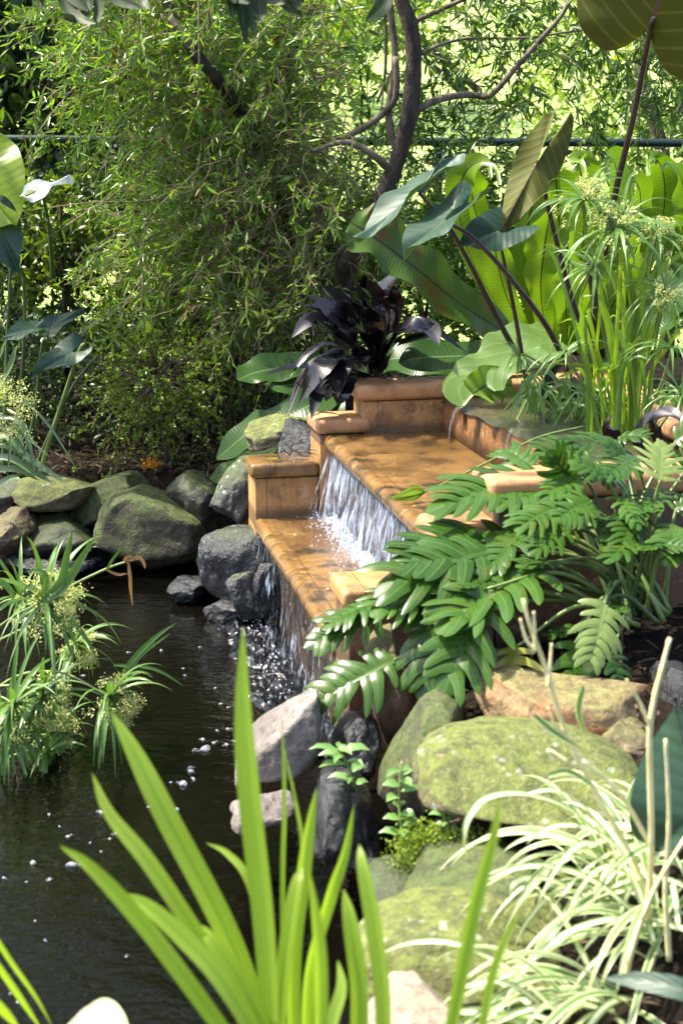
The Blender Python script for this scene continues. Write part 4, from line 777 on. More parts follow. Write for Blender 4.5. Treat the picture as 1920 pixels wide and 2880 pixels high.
papyrus('papyrus', 'tall papyrus with drooping leaf whorls and pale flower heads in the top basin', pb, [
    ([(1740, 1180, 4.3), (1700, 900, 4.25), (1650, 680, 4.15), (1640, 560, 4.1)], 24, .17, .0045, .12, .35, 20),
    ([(1745, 1180, 4.3), (1740, 900, 4.2), (1735, 720, 4.1), (1735, 640, 4.05)], 26, .19, .005, .12, .35, 28),
    ([(1720, 1180, 4.3), (1660, 1000, 4.3), (1580, 800, 4.3), (1600, 740, 4.3)], 16, .12, .0035, .12, .3, 0),
    ([(1730, 1180, 4.3), (1800, 900, 4.25), (1830, 740, 4.15), (1845, 660, 4.1)], 16, .15, .004, .12, .35, 22),
    ([(1700, 1180, 4.4), (1640, 1080, 4.3), (1590, 1010, 4.3)], 14, .10, .0035, .08, .3, 0),
    ([(1690, 1180, 4.4), (1530, 1080, 4.5), (1470, 1010, 4.5)], 14, .08, .003, .1, .4, 0), ([(1760, 1180, 4.3), (1700, 960, 4.2), (1680, 800, 4.15), (1672, 750, 4.1)], 22, .15, .0035, .12, .3, 0), ([(1780, 1180, 4.2), (1830, 960, 4.1), (1860, 850, 4.05), (1868, 820, 4.0)], 22, .14, .0035, .12, .3, 18),
    ([(1800, 1200, 4.1), (1850, 1100, 4.0), (1880, 1010, 3.95), (1885, 980, 3.95)], 24, .15, .0035, .11, .3, 0), ([(1740, 1200, 4.2), (1650, 1100, 4.15), (1600, 1010, 4.1), (1590, 990, 4.1)], 20, .12, .0032, .11, .3, 0), ([(1660, 1190, 4.4), (1550, 1050, 4.4), (1480, 1000, 4.4), (1460, 1000, 4.4)], 18, .09, .003, .11, .3, 0), ([(1840, 1220, 4.0), (1890, 1150, 3.95), (1915, 1110, 3.9)], 20, .13, .0035, .1, .3, 0)], 51)
gr = empty('sedge', at(1770, 1230, 4.1), 'bright yellow green upright sedge leaves growing from the right of the top basin', 'sedge')
rs = np.random.RandomState(52)
for k in range(34):
    u0 = 1650+170*rs.rand(); mb = MB(); u1 = u0+rs.randn()*60; v1 = 700+380*rs.rand(); Y = 4.0+.3*rs.rand()
    mb.ribbon(pathp([(u0, 1230, Y), (u0+(u1-u0)*.3, 1050, Y), (u1, v1, Y-.03), (u1+rs.randn()*40, v1-30+60*rs.rand(), Y-.06)], 18), strapw(.0042+.002*rs.rand(), .5), (.3*rs.randn(), -1, .2), 2, .3, 0, 1, rs.rand(), twist=rs.randn()*.6); mb.build('blade', M['papyel' if k % 3 else 'papyrus'], gr)
for pts, wd in (([(1765, 1240), (1770, 1000), (1745, 850), (1700, 740), (1640, 700)], 12), ([(1770, 1240), (1785, 930), (1760, 760), (1740, 620)], 15), ([(1780, 1240), (1790, 930), (1820, 800), (1890, 730), (1940, 700)], 13), ([(1775, 1240), (1780, 950), (1795, 800), (1830, 660)], 13), ([(1770, 1100), (1800, 950), (1830, 880), (1880, 880), (1915, 960)], 12), ([(1740, 1120), (1715, 940), (1690, 850), (1685, 780)], 14), ([(1780, 1140), (1790, 950), (1780, 850), (1770, 740)], 16)):
    mb = MB(); mb.ribbon(cat([at(u, v, 4.05) for u, v in pts], 30), strapw(px(wd, 4.05)*.75, .5), (.1, -1, .3), 2, .35, 0, 1, rs.rand()); mb.build('blade', M['papyel'], gr)
lg = empty('sedge', at(1600, 1190, 4.4), 'low tangle of thin green sedge leaves trailing over the weir top', 'sedge')
for k in range(90):
    u0 = 1480+420*rs.rand(); v0 = 1150+70*rs.rand(); Y = 4.25+.3*rs.rand(); mb = MB(); du = rs.randn()*90
    mb.ribbon(pathp([(u0, v0, Y), (u0+du*.5, v0-50-60*rs.rand(), Y-.02), (u0+du, v0-20-60*rs.rand(), Y-.05), (u0+du*1.3, v0+10*rs.rand(), Y-.07)], 14), strapw(.003+.002*rs.rand(), .5), (.2*rs.randn(), -.7, .6), 2, .3, 0, 1, rs.rand()); mb.build('blade', M['papyrus'], lg)
# pond-side papyrus at left
pl = papyrus('papyrus', 'papyrus clump with pale flower heads leaning over the pond at the left edge', at(-150, 2150, 3.9)*np.array([1, 1, 0]), [
    ([(-250, 2050, 3.9), (-100, 1850, 3.75), (30, 1740, 3.6), (130, 1690, 3.55)], 30, .21, .0068, .10, .3, 60),
    ([(-250, 2000, 4.1), (-60, 1780, 4.0), (0, 1700, 3.95), (60, 1680, 3.9)], 22, .19, .006, .1, .4, 20),
    ([(-200, 2150, 3.7), (0, 1930, 3.6), (160, 1890, 3.5), (310, 1960, 3.45)], 28, .17, .0062, .11, .3, 50),
    ([(-250, 2100, 3.7), (-50, 1950, 3.6), (60, 1930, 3.55), (120, 1960, 3.5)], 26, .19, .006, .10, .2, 40),
    ([(-200, 2200, 3.6), (-60, 2080, 3.5), (20, 2040, 3.45)], 30, .18, .0062, .10, .25, 20),
    ([(-150, 2200, 3.7), (50, 2090, 3.6), (150, 2060, 3.55)], 24, .16, .0055, .10, .25, 20),
    ([(-250, 2150, 3.6), (-100, 2000, 3.5), (-10, 1960, 3.45), (40, 1980, 3.42)], 28, .2, .006, .1, .2, 0),
    ([(-200, 1900, 4.0), (0, 1800, 3.9), (110, 1760, 3.85), (210, 1810, 3.8)], 24, .16, .0055, .1, .3, 40),
    ([(-200, 2220, 3.6), (0, 2140, 3.5), (90, 2110, 3.46), (130, 2120, 3.45)], 22, .12, .005, .09, .3, 0)], 53)
rs = np.random.RandomState(54)
for pts, wd in (([(110, 1700), (170, 1640), (190, 1560), (206, 1490)], 12), ([(110, 1700), (180, 1650), (230, 1570), (268, 1510)], 12), ([(310, 1960), (370, 1860), (440, 1790), (495, 1752)], 7), ([(310, 1960), (390, 1850), (480, 1780)], 6), ([(320, 1870), (430, 1880), (520, 1930)], 5), ([(120, 1690), (130, 1620), (95, 1605), (85, 1612)], 8), ([(0, 1630), (30, 1660), (40, 1690)], 9)):
    mb = MB(); mb.ribbon(cat([at(u, v, 3.5) for u, v in pts], 20), strapw(px(wd, 3.5), .4), (.1, -1, .4), 2, .3, 0, 1, rs.rand()); mb.build('blade', M['papyrus'], pl)
bk = empty('papyrus', at(0, 1880, 3.8), 'broken papyrus stem with a brown withered head hanging over the pond', 'sedge')
mb = MB(); mb.tube(pathp([(60, 1740, 3.75), (190, 1655, 3.7), (300, 1600, 3.68), (362, 1578, 3.66)], 16), np.linspace(.0045, .003, 16), 6); mb.build('stem', M['gstalk'], bk)
for pts, wd in (([(360, 1576), (366, 1620), (368, 1660), (374, 1706)], 7), ([(355, 1580), (390, 1568), (405, 1585), (408, 1600)], 7), ([(350, 1580), (362, 1570), (385, 1572)], 12), ([(300, 1602), (330, 1615), (362, 1612)], 5)):
    mb = MB(); mb.ribbon(cat([at(u, v, 3.66) for u, v in pts], 14), strapw(px(wd, 3.66)*.7, .5), (.3, -1, .2), 2, .5, .1, 4, rs.rand()); mb.build('withered_leaf', M['dead'], bk)
mb = MB(); mb.ribbon(cat([at(u, v, 3.66) for u, v in ((300, 1602), (320, 1570), (345, 1540))], 12), strapw(px(4, 3.66), .5), (.3, -1, .2), 2, .3); mb.build('leaf', M['papyrus'], bk)
# ------------------------------------------------------------------ left bank plants
tl = empty('elephant_ear_plant', at(90, 1345, 5.35), 'green elephant ear plant with dark leaves and thick stalks at the left edge', 'plant')
for pts, a in (([(110, 1350, 5.4), (140, 1240, 5.4), (190, 1090, 5.35), (225, 985, 5.3), (240, 965, 5.3)], .011), ([(95, 1330, 5.42), (150, 1200, 5.4), (210, 1080, 5.4), (275, 1000, 5.4)], .008), ([(60, 1340, 5.4), (100, 1150, 5.4), (110, 1040, 5.4), (120, 960, 5.4)], .008), ([(40, 1340, 5.45), (60, 1100, 5.45), (70, 900, 5.45), (65, 780, 5.45)], .009), ([(10, 1330, 5.45), (20, 1000, 5.45), (30, 760, 5.45)], .010)):
    stalk(tl, pts, a, a*.5, 'dstalk' if a < .0105 else 'gstalk')
ear(tl, (95, 925, 5.28), (0, 950, 5.2), (-.1, -.5, .85), 'ear', wid=.8, droop=.1, fold=.2, back=.9, seed=11)
ear(tl, (140, 925, 5.4), (240, 860, 5.45), (.1, -.55, .8), 'ear', wid=.6, droop=.1, fold=.15, back=.5, seed=12)
ear(tl, (205, 990, 5.3), (85, 1050, 5.2), (-.3, -.7, .65), 'ear', wid=.8, droop=.1, fold=.2, back=.9, seed=13)
ear(tl, (200, 1010, 5.35), (275, 1010, 5.33), (.1, -.4, .9), 'ear', wid=.8, droop=.1, fold=.2, back=.3, seed=14)
ear(tl, (-10, 620, 5.45), (50, 770, 5.4), (-.2, -.8, .4), 'ear', wid=.9, droop=.1, fold=.12, back=.9, seed=15)
yl = empty('elephant_ear_plant', at(-60, 900, 5.5), 'glowing yellow green backlit leaf at the left edge in front of the fence', 'plant')
ear(yl, (-70, 500, 5.5), (50, 640, 5.4), (-.45, .8, .3), 'earyellow', wid=1.6, droop=.05, fold=.05, back=1.6, seed=18); stalk(yl, [(-60, 900, 5.6), (-65, 700, 5.55), (-70, 500, 5.5)], .012, .007, 'gstalk')
wl = empty('elephant_ear_plant', at(150, 760, 5.6), 'crumpled silvery white leaf between the yellow leaf and the shrub', 'plant')  # the silvery white is sky sheen painted into the leaf colour
ear(wl, (110, 535, 5.3), (205, 490, 5.35), (-.25, -.6, .75), 'sheenleaf', wid=.7, droop=.15, fold=.1, wavea=.05, back=1.2, seed=19); stalk(wl, [(150, 780, 5.65), (140, 650, 5.6), (120, 537, 5.5)], .009, .005, 'dstalk')
st = empty('strap_leaf_plant', at(10, 1350, 5.2), 'strap leaved plant with arching grey green leaves at the left edge of the bank', 'plant')
rs = np.random.RandomState(61)
for pts, wd in (([(-40, 1250), (40, 1260), (110, 1310), (190, 1360)], 14), ([(-50, 1290), (30, 1290), (100, 1330), (150, 1360)], 15), ([(-50, 1330), (40, 1320), (110, 1350)], 14), ([(-40, 1180), (40, 1180), (80, 1240), (100, 1340)], 9), ([(-20, 1150), (60, 1130), (140, 1200), (225, 1335)], 5), ([(0, 1160), (30, 1190), (30, 1250), (22, 1340)], 6), ([(20, 1150), (60, 1180), (90, 1240), (140, 1285)], 7), ([(-30, 1130), (20, 1050), (45, 990), (55, 965)], 12), ([(-20, 1050), (5, 990), (20, 950)], 8), ([(-30, 1200), (40, 1210), (70, 1260)], 9), ([(-60, 1230), (20, 1230), (80, 1290), (130, 1330)], 12), ([(40, 1160), (50, 1200), (52, 1280)], 6), ([(-30, 1380), (30, 1345), (60, 1350)], 12)):
    mb = MB(); mb.ribbon(cat([at(u, v, 5.15-.04*k) for k, (u, v) in enumerate(pts)], 22), strapw(px(wd, 5.1)*.8, .5), (.1, -.7, .7), 2, .35, 0, 1, rs.rand()); mb.build('leaf', M['strap'], st)
r, f = MB(), MB(); umbel(r, f, at(-10, 1150, 5.08), (.5, -.3, .6), 60, .13, rs, 24, .008); o = f.build('flower_head', M['flower'], st); r.build('ray', M['gstalk'], o)
# orange flowers and mulch
for k, (u, v, s_) in enumerate(((425, 1308, 1.), (430, 1352, 1.1), (528, 1352, .55))):
    n = int(260*s_); P = at(u, v, 5.5)+rs.randn(n, 3)*np.array([.017, .017, .011])*s_; mb = MB(); mb.leaves(P, rs.randn(n, 3)+np.array([0, -.2, .6]), rs.randn(n, 3), .012, .0022, .3, .3); tag(mb.build('flower', M['orange'], loc=at(u, v, 5.5)), ('tuft of orange flowers higher up left of the thin stem', 'tuft of orange flowers resting low on the mulch left of the thin stem', 'tiny orange flower right of the thin stem')[k], 'flower', 'orange flowers on the mulch')
n = 2600; X = -1.6+1.9*rs.rand(n); Y = 5.3+1.2*rs.rand(n)**1.3; P = np.stack([X, Y, gz(X, Y)+.012+.03*rs.rand(n)**2], 1); D = rs.randn(n, 3)*np.array([1, 1, .25]); mb = MB(); mb.leaves(P, D, np.array([0, 0, 1])+rs.randn(n, 3)*.4, .05*(.4+rs.rand(n)), .004, .3, .1)
n = 1500; X = .2+1.2*rs.rand(n); Y = 1.7+1.9*rs.rand(n); P = np.stack([X, Y, gz(X, Y)+.012+.02*rs.rand(n)**2], 1); mb.leaves(P, rs.randn(n, 3)*np.array([1, 1, .25]), np.array([0, 0, 1])+rs.randn(n, 3)*.4, .04*(.4+rs.rand(n)), .004, .3, .1)
tag(mb.build('leaf_litter', M['litter']), 'dry leaf litter and mulch on the soil', 'leaf litter', None, 'stuff')
# ------------------------------------------------------------------ black cordyline
cb = at(1040, 1075, 4.98); cdl = empty('cordyline', cb, 'black purple cordyline with glossy sword leaves behind the top coping', 'plant')
rs = np.random.RandomState(71)
CL = [((1075, 1040), (1090, 900), (1080, 820), (1140, 755), 27), ((1060, 1040), (1040, 950), (1000, 870), (945, 800), 27), ((1060, 1040), (1030, 960), (970, 900), (870, 830), 34), ((1070, 1040), (1060, 920), (1030, 830), (1020, 770), 24), ((1070, 1040), (1075, 900), (1050, 830), (1030, 785), 24), ((1050, 1040), (1000, 960), (940, 900), (900, 870), 30), ((1050, 1050), (1010, 990), (950, 950), (890, 900), 30),
      ((1050, 1050), (1000, 980), (930, 930), (870, 905), 26), ((1080, 1040), (1100, 960), (1150, 910), (1215, 945), 24), ((1080, 1040), (1120, 970), (1190, 950), (1250, 960), 14), ((1080, 1040), (1110, 950), (1180, 905), (1310, 990), 13), ((1085, 1030), (1110, 900), (1100, 830), (1085, 800), 22), ((1040, 1050), (1000, 1000), (960, 1030), (950, 1120), 28), ((1030, 1050), (950, 1010), (900, 1040), (835, 1150), 26),
      ((1020, 1050), (920, 1000), (850, 1060), (805, 1175), 10), ((1030, 1040), (940, 970), (870, 990), (815, 1060), 9), ((1020, 1060), (900, 1035), (830, 1030), (740, 1055), 11), ((1050, 1040), (1040, 990), (1020, 1000), (1030, 1035), 24), ((1040, 1060), (960, 1080), (930, 1100), (915, 1130), 18), ((1050, 1060), (960, 1040), (900, 1090), (875, 1180), 20), ((1050, 1060), (990, 1060), (960, 1100), (950, 1140), 24),
      ((1060, 1040), (1050, 930), (1010, 860), (960, 830), 26), ((1060, 1040), (1035, 950), (985, 905), (925, 870), 30), ((1075, 1040), (1100, 960), (1125, 930), (1160, 935), 22), ((1070, 1050), (1090, 1000), (1140, 940), (1190, 930), 18)]
CL += [((1050, 1050), (980, 950), (900, 880), (850, 860), 30), ((1060, 1040), (1010, 930), (950, 850), (900, 800), 26), ((1070, 1040), (1110, 940), (1200, 920), (1235, 970), 24), ((1040, 1060), (990, 1010), (940, 1010), (900, 1090), 28), ((1050, 1040), (960, 940), (880, 900), (820, 950), 22), ((1060, 1040), (1060, 930), (1040, 850), (1000, 800), 26)]
for k, (a, b, c, d, wd) in enumerate(CL):
    y = 4.98; yy = [y, y-.06-.1*rs.rand(), y-.14-.12*rs.rand(), y-.2-.16*rs.rand()]
    if k in (0, 3, 4, 11): yy = [y, y-.02, y-.05, y-.08]
    P = cat([at(p[0], p[1], q) for p, q in zip((a, b, c, d), yy)], 30); w0 = px(wd*1.25, 4.85)
    mb = MB(); mb.ribbon(P, lambda t: w0*(.25+.75*min(1, max(0, t-.1)/.4)**1.3)*(1 if t < .62 else max(.03, 1-((t-.62)/.38)**1.7)), (-.35+.5*rs.rand(), -.6, .75), 4, .22, .06, 4, rs.rand(), arch=.05); mb.build('leaf', M['cordred' if k in (4, 11) else 'cord'], cdl)
for du in (-20, 15, 40):
    mb = MB(); mb.tube(pathp([(1040+du*.3, 1130, 5.0), (1050+du*.5, 1050, 4.98), (1060+du, 960, 4.95)], 12), np.linspace(.011, .007, 12), 8); mb.build('stem', M['stalk'], cdl)
c2 = empty('cordyline', at(1830, 1260, 3.9), 'dark purple cordyline half hidden among the philodendron leaves at right', 'plant')
for pts, wd in (([(1790, 1400), (1740, 1290), (1715, 1200), (1722, 1165)], 24), ([(1820, 1400), (1760, 1290), (1720, 1300), (1800, 1385)], 26), ([(1870, 1300), (1840, 1190), (1880, 1160), (1935, 1190)], 20), ([(1850, 1330), (1790, 1240), (1830, 1170), (1900, 1165)], 16), ([(1620, 1520), (1600, 1450), (1580, 1420)], 16), ([(1640, 1560), (1610, 1500), (1560, 1480), (1540, 1490)], 16)):
    w0 = px(wd, 3.7); mb = MB(); mb.ribbon(cat([at(u, v, 3.75-.05*k) for k, (u, v) in enumerate(pts)], 24), lambda t: w0*(.5+.5*min(1, t/.4))*(1 if t < .6 else max(.03, 1-((t-.6)/.4)**1.7)), (-.3, -.7, .7), 4, .2, .05, 4, rs.rand()); mb.build('leaf', M['cord'], c2)
# dead leaves on the copings
P0 = T(.10, .07, .508); n = 40
dl = MB()
for k in range(26):
    a = rs.rand()*3.14; l = .05+.06*rs.rand(); c = T(.02+.19*rs.rand(), .01+.12*rs.rand(), .509+.022*rs.rand()); d = np.array([math.cos(a), math.sin(a)*.5, .12*rs.randn()]); dl.ribbon(np.array([c-d*l/2, c, c+d*l/2+np.array([0, 0, .01])]), np.array([.0006, .0045, .0006]), (0, 0, 1), 2, .4)
tag(dl.build('dead_leaf', M['deaddark'], loc=P0), 'heap of dark dry strap leaves lying on the lower far coping', 'dead leaves')
for k, (lx_, ly_, z_) in enumerate(((.235, .03, .642), (.40, .05, .749), (.47, .06, .749), (.55, .04, .749))):
    c = T(lx_, ly_, z_); mb = MB(); mb.ribbon(np.array([c-EX*.05, c-EX*.02+np.array([0, 0, .012]), c+EX*.02+np.array([0, 0, .008]), c+EX*.05]), np.array([.002, .010, .010, .001]), (0, 0, 1), 2, .3); tag(mb.build('dead_leaf', M['deaddark'], loc=c), ('dark fallen leaf on the middle step of the far coping', 'dark fallen leaf at the left end of the top far coping under the cordyline', 'dark fallen leaf in the middle of the top far coping', 'dark fallen leaf on the top far coping nearest the pale crinkled leaf')[k], 'dead leaf', 'fallen cordyline leaves on the coping')
c = T(.06, .02, .512); mb = MB(); mb.ribbon(np.array([c-EX*.03, c, c+EX*.03]), np.array([.001, .006, .001]), (0, -.3, 1), 2, .2); tag(mb.build('dead_leaf', M['philyel'], loc=c), 'yellow fallen leaf at the front of the lower far coping', 'dead leaf')
# green fallen stem with a bud
gs = empty('fallen_stem', at(1185, 1385, 3.78), 'green fallen stem with a closed bud lying across the upper tread', 'stem')
mb = MB(); mb.tube(pathp([(1640, 1200, 4.15), (1520, 1228, 4.08), (1400, 1285, 3.98), (1280, 1345, 3.88), (1190, 1385, 3.8)], 24), np.linspace(.0035, .003, 24), 7); mb.build('stem', M['gstalk'], gs)
mb = MB()
for k in range(9):
    d = rs.randn()*18; mb.ribbon(pathp([(1195, 1383, 3.8), (1165, 1382+d*.8, 3.79), (1135, 1392+d*.5, 3.77), (1105-20*rs.rand(), 1402+d*.25, 3.75)], 10), strapw(.0035, .4), (rs.randn()*.5, -.8, .6), 2, .4, 0, 1, rs.rand())
mb.build('bud', M['papyel'], gs)
# ------------------------------------------------------------------ hoses
def hose(pts, r, label):
    P = pathp(pts, 150); mb = MB(); mb.tube(P, r*(1+.13*np.sign(np.sin(np.arange(150)*1.4))), 12); return tag(mb.build('hose', M['hose'], loc=P[-1]), label, 'hose')
hose([(1120, 1700, 3.42), (1060, 1760, 3.40), (1015, 1820, 3.36), (990, 1880, 3.32), (985, 1930, 3.30)], .014, 'blue black corrugated hose beside the near end of the lower tread')
hose([(1575, 1010, 4.72), (1550, 1040, 4.70), (1540, 1080, 4.68), (1535, 1120, 4.66)], .017, 'black corrugated hose standing in the top basin behind the papyrus')
# ------------------------------------------------------------------ philodendron
PB = at(1790, 1720, 3.25); ph = empty('philodendron', PB, 'large philodendron with glossy deeply lobed leaves spilling over the right bank', 'plant')
rs = np.random.RandomState(81)
PH = [((1520, 1345, 3.45), (1200, 1420, 3.3), 85, 'phil', (-.1, -.35, .9)), ((1500, 1330, 3.5), (1420, 1250, 3.6), 95, 'phil', (-.2, -.6, .8)), ((1560, 1370, 3.4), (1370, 1425, 3.3), 60, 'phil', (-.1, -.3, .95)), ((1640, 1260, 3.6), (1500, 1270, 3.55), 75, 'phil', (-.1, -.5, .85)), ((1740, 1250, 3.5), (1590, 1240, 3.4), 70, 'phil', (-.1, -.5, .85)), ((1740, 1230, 3.5), (1825, 1225, 3.45), 50, 'phil', (.1, -.5, .85)),
      ((1437, 1527, 3.3), (1090, 1580, 3.15), 84, 'phil', (-.15, -.45, .85)), ((1480, 1490, 3.3), (1355, 1610, 3.15), 85, 'phil', (-.4, -.6, .7)), ((1420, 1545, 3.25), (1060, 1640, 3.1), 80, 'phil', (-.15, -.5, .85)), ((1505, 1590, 3.2), (1225, 1765, 3.0), 100, 'phil', (-.35, -.65, .7)), ((1400, 1620, 3.2), (1260, 1640, 3.1), 80, 'phil', (-.2, -.5, .8)), ((1370, 1655, 3.1), (1240, 1960, 2.95), 85, 'phil', (-.5, -.75, .35)), ((1262, 1690, 3.15), (1178, 1970, 3.02), 70, 'phil', (-.45, -.75, .4)),
      ((1250, 1640, 3.2), (1040, 1720, 3.1), 72, 'phil', (-.2, -.5, .85)), ((1060, 1720, 3.2), (852, 1815, 3.15), 62, 'phil', (-.3, -.55, .8)), ((1280, 1703, 3.2), (1120, 1745, 3.1), 58, 'phil', (-.2, -.5, .85)), ((1107, 1856, 3.1), (845, 1995, 3.05), 62, 'phil', (-.25, -.65, .75)), ((1050, 1700, 3.2), (900, 1760, 3.15), 55, 'phil', (-.2, -.4, .9)),
      ((1700, 1700, 3.05), (1655, 1885, 2.95), 88, 'phillight', (-.1, -.85, .4)), ((1615, 1810, 3.05), (1605, 2000, 2.95), 80, 'phil', (-.1, -.85, .4)), ((1450, 1820, 3.05), (1425, 2030, 2.95), 62, 'philyel', (-.15, -.85, .4)), ((1720, 1840, 3.05), (1745, 1945, 3.0), 60, 'phil', (.1, -.8, .5)), ((1690, 1705, 3.1), (1770, 1720, 3.05), 40, 'phil', (.1, -.5, .85)),
      ((1855, 1350, 3.2), (1860, 1235, 3.3), 75, 'phillight', (0, -.8, .6)), ((1700, 1450, 3.2), (1600, 1430, 3.15), 62, 'phil', (-.1, -.4, .9)), ((1730, 1470, 3.2), (1850, 1430, 3.15), 58, 'phil', (.1, -.4, .9)), ((1850, 1535, 3.1), (1950, 1540, 3.05), 75, 'phil', (.1, -.5, .85)), ((1850, 1535, 3.1), (1810, 1540, 3.05), 50, 'phil', (-.1, -.5, .85)), ((1920, 1330, 3.3), (1960, 1250, 3.3), 60, 'phil', (.1, -.6, .8)), ((1540, 1580, 3.2), (1450, 1590, 3.15), 50, 'phil', (-.2, -.5, .85)), ((1620, 1760, 3.1), (1540, 1790, 3.05), 55, 'phil', (-.2, -.5, .85)), ((1900, 1430, 3.3), (1990, 1400, 3.3), 60, 'phil', (.1, -.5, .9)), ((1720, 1480, 3.2), (1710, 1560, 3.1), 50, 'phil', (0, -.8, .5))]
PH += [((1600, 1480, 3.2), (1490, 1550, 3.1), 62, 'phil', (-.2, -.6, .75)), ((1660, 1410, 3.2), (1560, 1460, 3.1), 60, 'phil', (-.2, -.6, .75)), ((1570, 1430, 3.25), (1450, 1480, 3.15), 58, 'phil', (-.2, -.55, .8)), ((1790, 1510, 3.15), (1700, 1580, 3.05), 54, 'phil', (-.1, -.7, .6)), ((1740, 1400, 3.2), (1800, 1480, 3.1), 56, 'phil', (.1, -.7, .6)), ((1900, 1480, 3.15), (1870, 1580, 3.05), 56, 'phil', (0, -.7, .6)), ((1620, 1370, 3.3), (1540, 1270, 3.25), 66, 'phil', (-.1, -.75, .6)), ((1700, 1340, 3.2), (1600, 1290, 3.2), 60, 'phil', (-.1, -.7, .7)), ((1760, 1300, 3.3), (1700, 1240, 3.3), 50, 'phil', (-.1, -.7, .7)), ((1640, 1330, 3.3), (1520, 1400, 3.2), 60, 'phil', (-.2, -.6, .8)), ((1750, 1350, 3.3), (1640, 1330, 3.2), 66, 'phil', (-.1, -.6, .8)), ((1790, 1290, 3.3), (1690, 1340, 3.2), 60, 'phil', (-.1, -.6, .8)), ((1880, 1380, 3.25), (1790, 1450, 3.15), 60, 'phil', (-.1, -.6, .8)), ((1900, 1240, 3.4), (1990, 1180, 3.4), 60, 'phil', (.1, -.6, .8)), ((1790, 1440, 3.2), (1740, 1540, 3.1), 50, 'phil', (-.1, -.7, .6))]
for k, (J, Tp, hw, mt, N) in enumerate(PH):
    Jw = at(*J); Tw = at(*Tp); l = np.linalg.norm(Jw-Tw); mb = MB(); lobed(mb, Jw, Tw, np.array(N)+rs.randn(3)*.16, max(px(hw*.92, J[2]), .40*l)*(.85+.3*rs.rand()), (6 if l > .10 else 5)+int(rs.rand()*2), .08+.26*rs.rand(), 100+k, .2+.35*rs.rand()); mb.build('leaf', M[mt], ph)
    b = PB+np.array([rs.randn()*.03, rs.randn()*.04, 0]); mid = (b+Jw)/2+np.array([0, 0, .05+.02*rs.rand()])
    if J[1] > 1790: mid = (b+Jw)/2+np.array([0, 0, .07])
    mb = MB(); P = cat([b, mid, Jw], 18); mb.tube(P, np.linspace(.0065, .0032, 18), 7); mb.build('stalk', M['gstalk' if k % 3 else 'dstalk'], ph)
for k in range(8):
    b = PB+np.array([rs.randn()*.05, rs.randn()*.04, 0]); q = at(1760+rs.randn()*60, 1520+rs.randn()*40, 3.25); mb = MB(); mb.tube(cat([b, (b+q)/2+rs.randn(3)*.01, q], 12), np.linspace(.007, .004, 12), 7); mb.build('stalk', M['gstalk'], ph)
# ------------------------------------------------------------------ iris blades in the foreground
ir = empty('iris_clump', at(830, 3000, 1.62), 'clump of tall blurred yellow green iris blades in the foreground', 'plant')
IRS = .86
IR = [([(770, 3000), (745, 2600), (705, 2250), (685, 2000), (683, 1762)], 44, 1.66), ([(790, 3050), (650, 2650), (470, 2300), (380, 2120), (312, 2000)], 42, 1.72), ([(780, 3050), (610, 2720), (430, 2440), (310, 2290), (260, 2175)], 30, 1.66), ([(760, 3080), (560, 2800), (400, 2590), (260, 2440), (168, 2378)], 38, 1.58), ([(800, 3050), (640, 2780), (520, 2640), (400, 2540), (300, 2520)], 34, 1.6),
      ([(830, 3050), (825, 2700), (850, 2480), (870, 2330), (890, 2215)], 28, 1.75), ([(860, 3050), (870, 2750), (930, 2520), (970, 2400), (995, 2265)], 24, 1.78), ([(1080, 3050), (1075, 2800), (1050, 2600), (1020, 2440), (1010, 2375)], 30, 1.62), ([(1000, 3080), (1010, 2800), (985, 2600), (965, 2500)], 32, 1.68), ([(1240, 3050), (1285, 2800), (1335, 2550), (1385, 2360), (1405, 2240)], 26, 1.48), ([(1330, 3080), (1370, 2800), (1420, 2640), (1470, 2560)], 16, 1.6),
      ([(800, 3050), (795, 2500), (800, 2250), (792, 2000)], 9, 1.9), ([(840, 2700), (850, 2400), (830, 2250), (795, 2090)], 7, 1.9), ([(770, 3050), (800, 2700), (830, 2500), (850, 2440)], 26, 1.7), ([(900, 3050), (900, 2700), (870, 2450)], 26, 1.55), ([(760, 2700), (700, 2480), (640, 2400), (580, 2370)], 14, 1.85), ([(800, 3050), (700, 2800), (600, 2650), (560, 2600)], 30, 1.64), ([(940, 3080), (930, 2900), (960, 2780), (950, 2700)], 24, 1.6), ([(-60, 2560), (30, 2700), (100, 2800), (150, 2890)], 11, 1.7), ([(-60, 2640), (40, 2780), (120, 2900)], 12, 1.7), ([(-80, 2760), (0, 2830), (60, 2900)], 20, 1.5)]
for k, (pts, wd, Y) in enumerate(IR):
    w0 = px(wd*IRS, Y); n = len(pts); P = cat([at(u, v, Y+.02*i) for i, (u, v) in enumerate(pts)], 34)
    e = ir if k < 18 else None
    mb = MB(); mb.ribbon(P, strapw(w0, .45, .8), (.25*rs.randn(), -1, .25), 4, .22, .02, 3, rs.rand(), twist=rs.randn()*.25)
    if e: mb.build('blade', M['iris'], ir)
    else: tag(mb.build('grass_blade', M['iris'], loc=P[0]), ('upper narrow blurred blade crossing the bottom left corner', 'lower narrow blurred blade crossing the bottom left corner', 'broad dim blurred blade lowest in the bottom left corner')[k-18], 'blade')
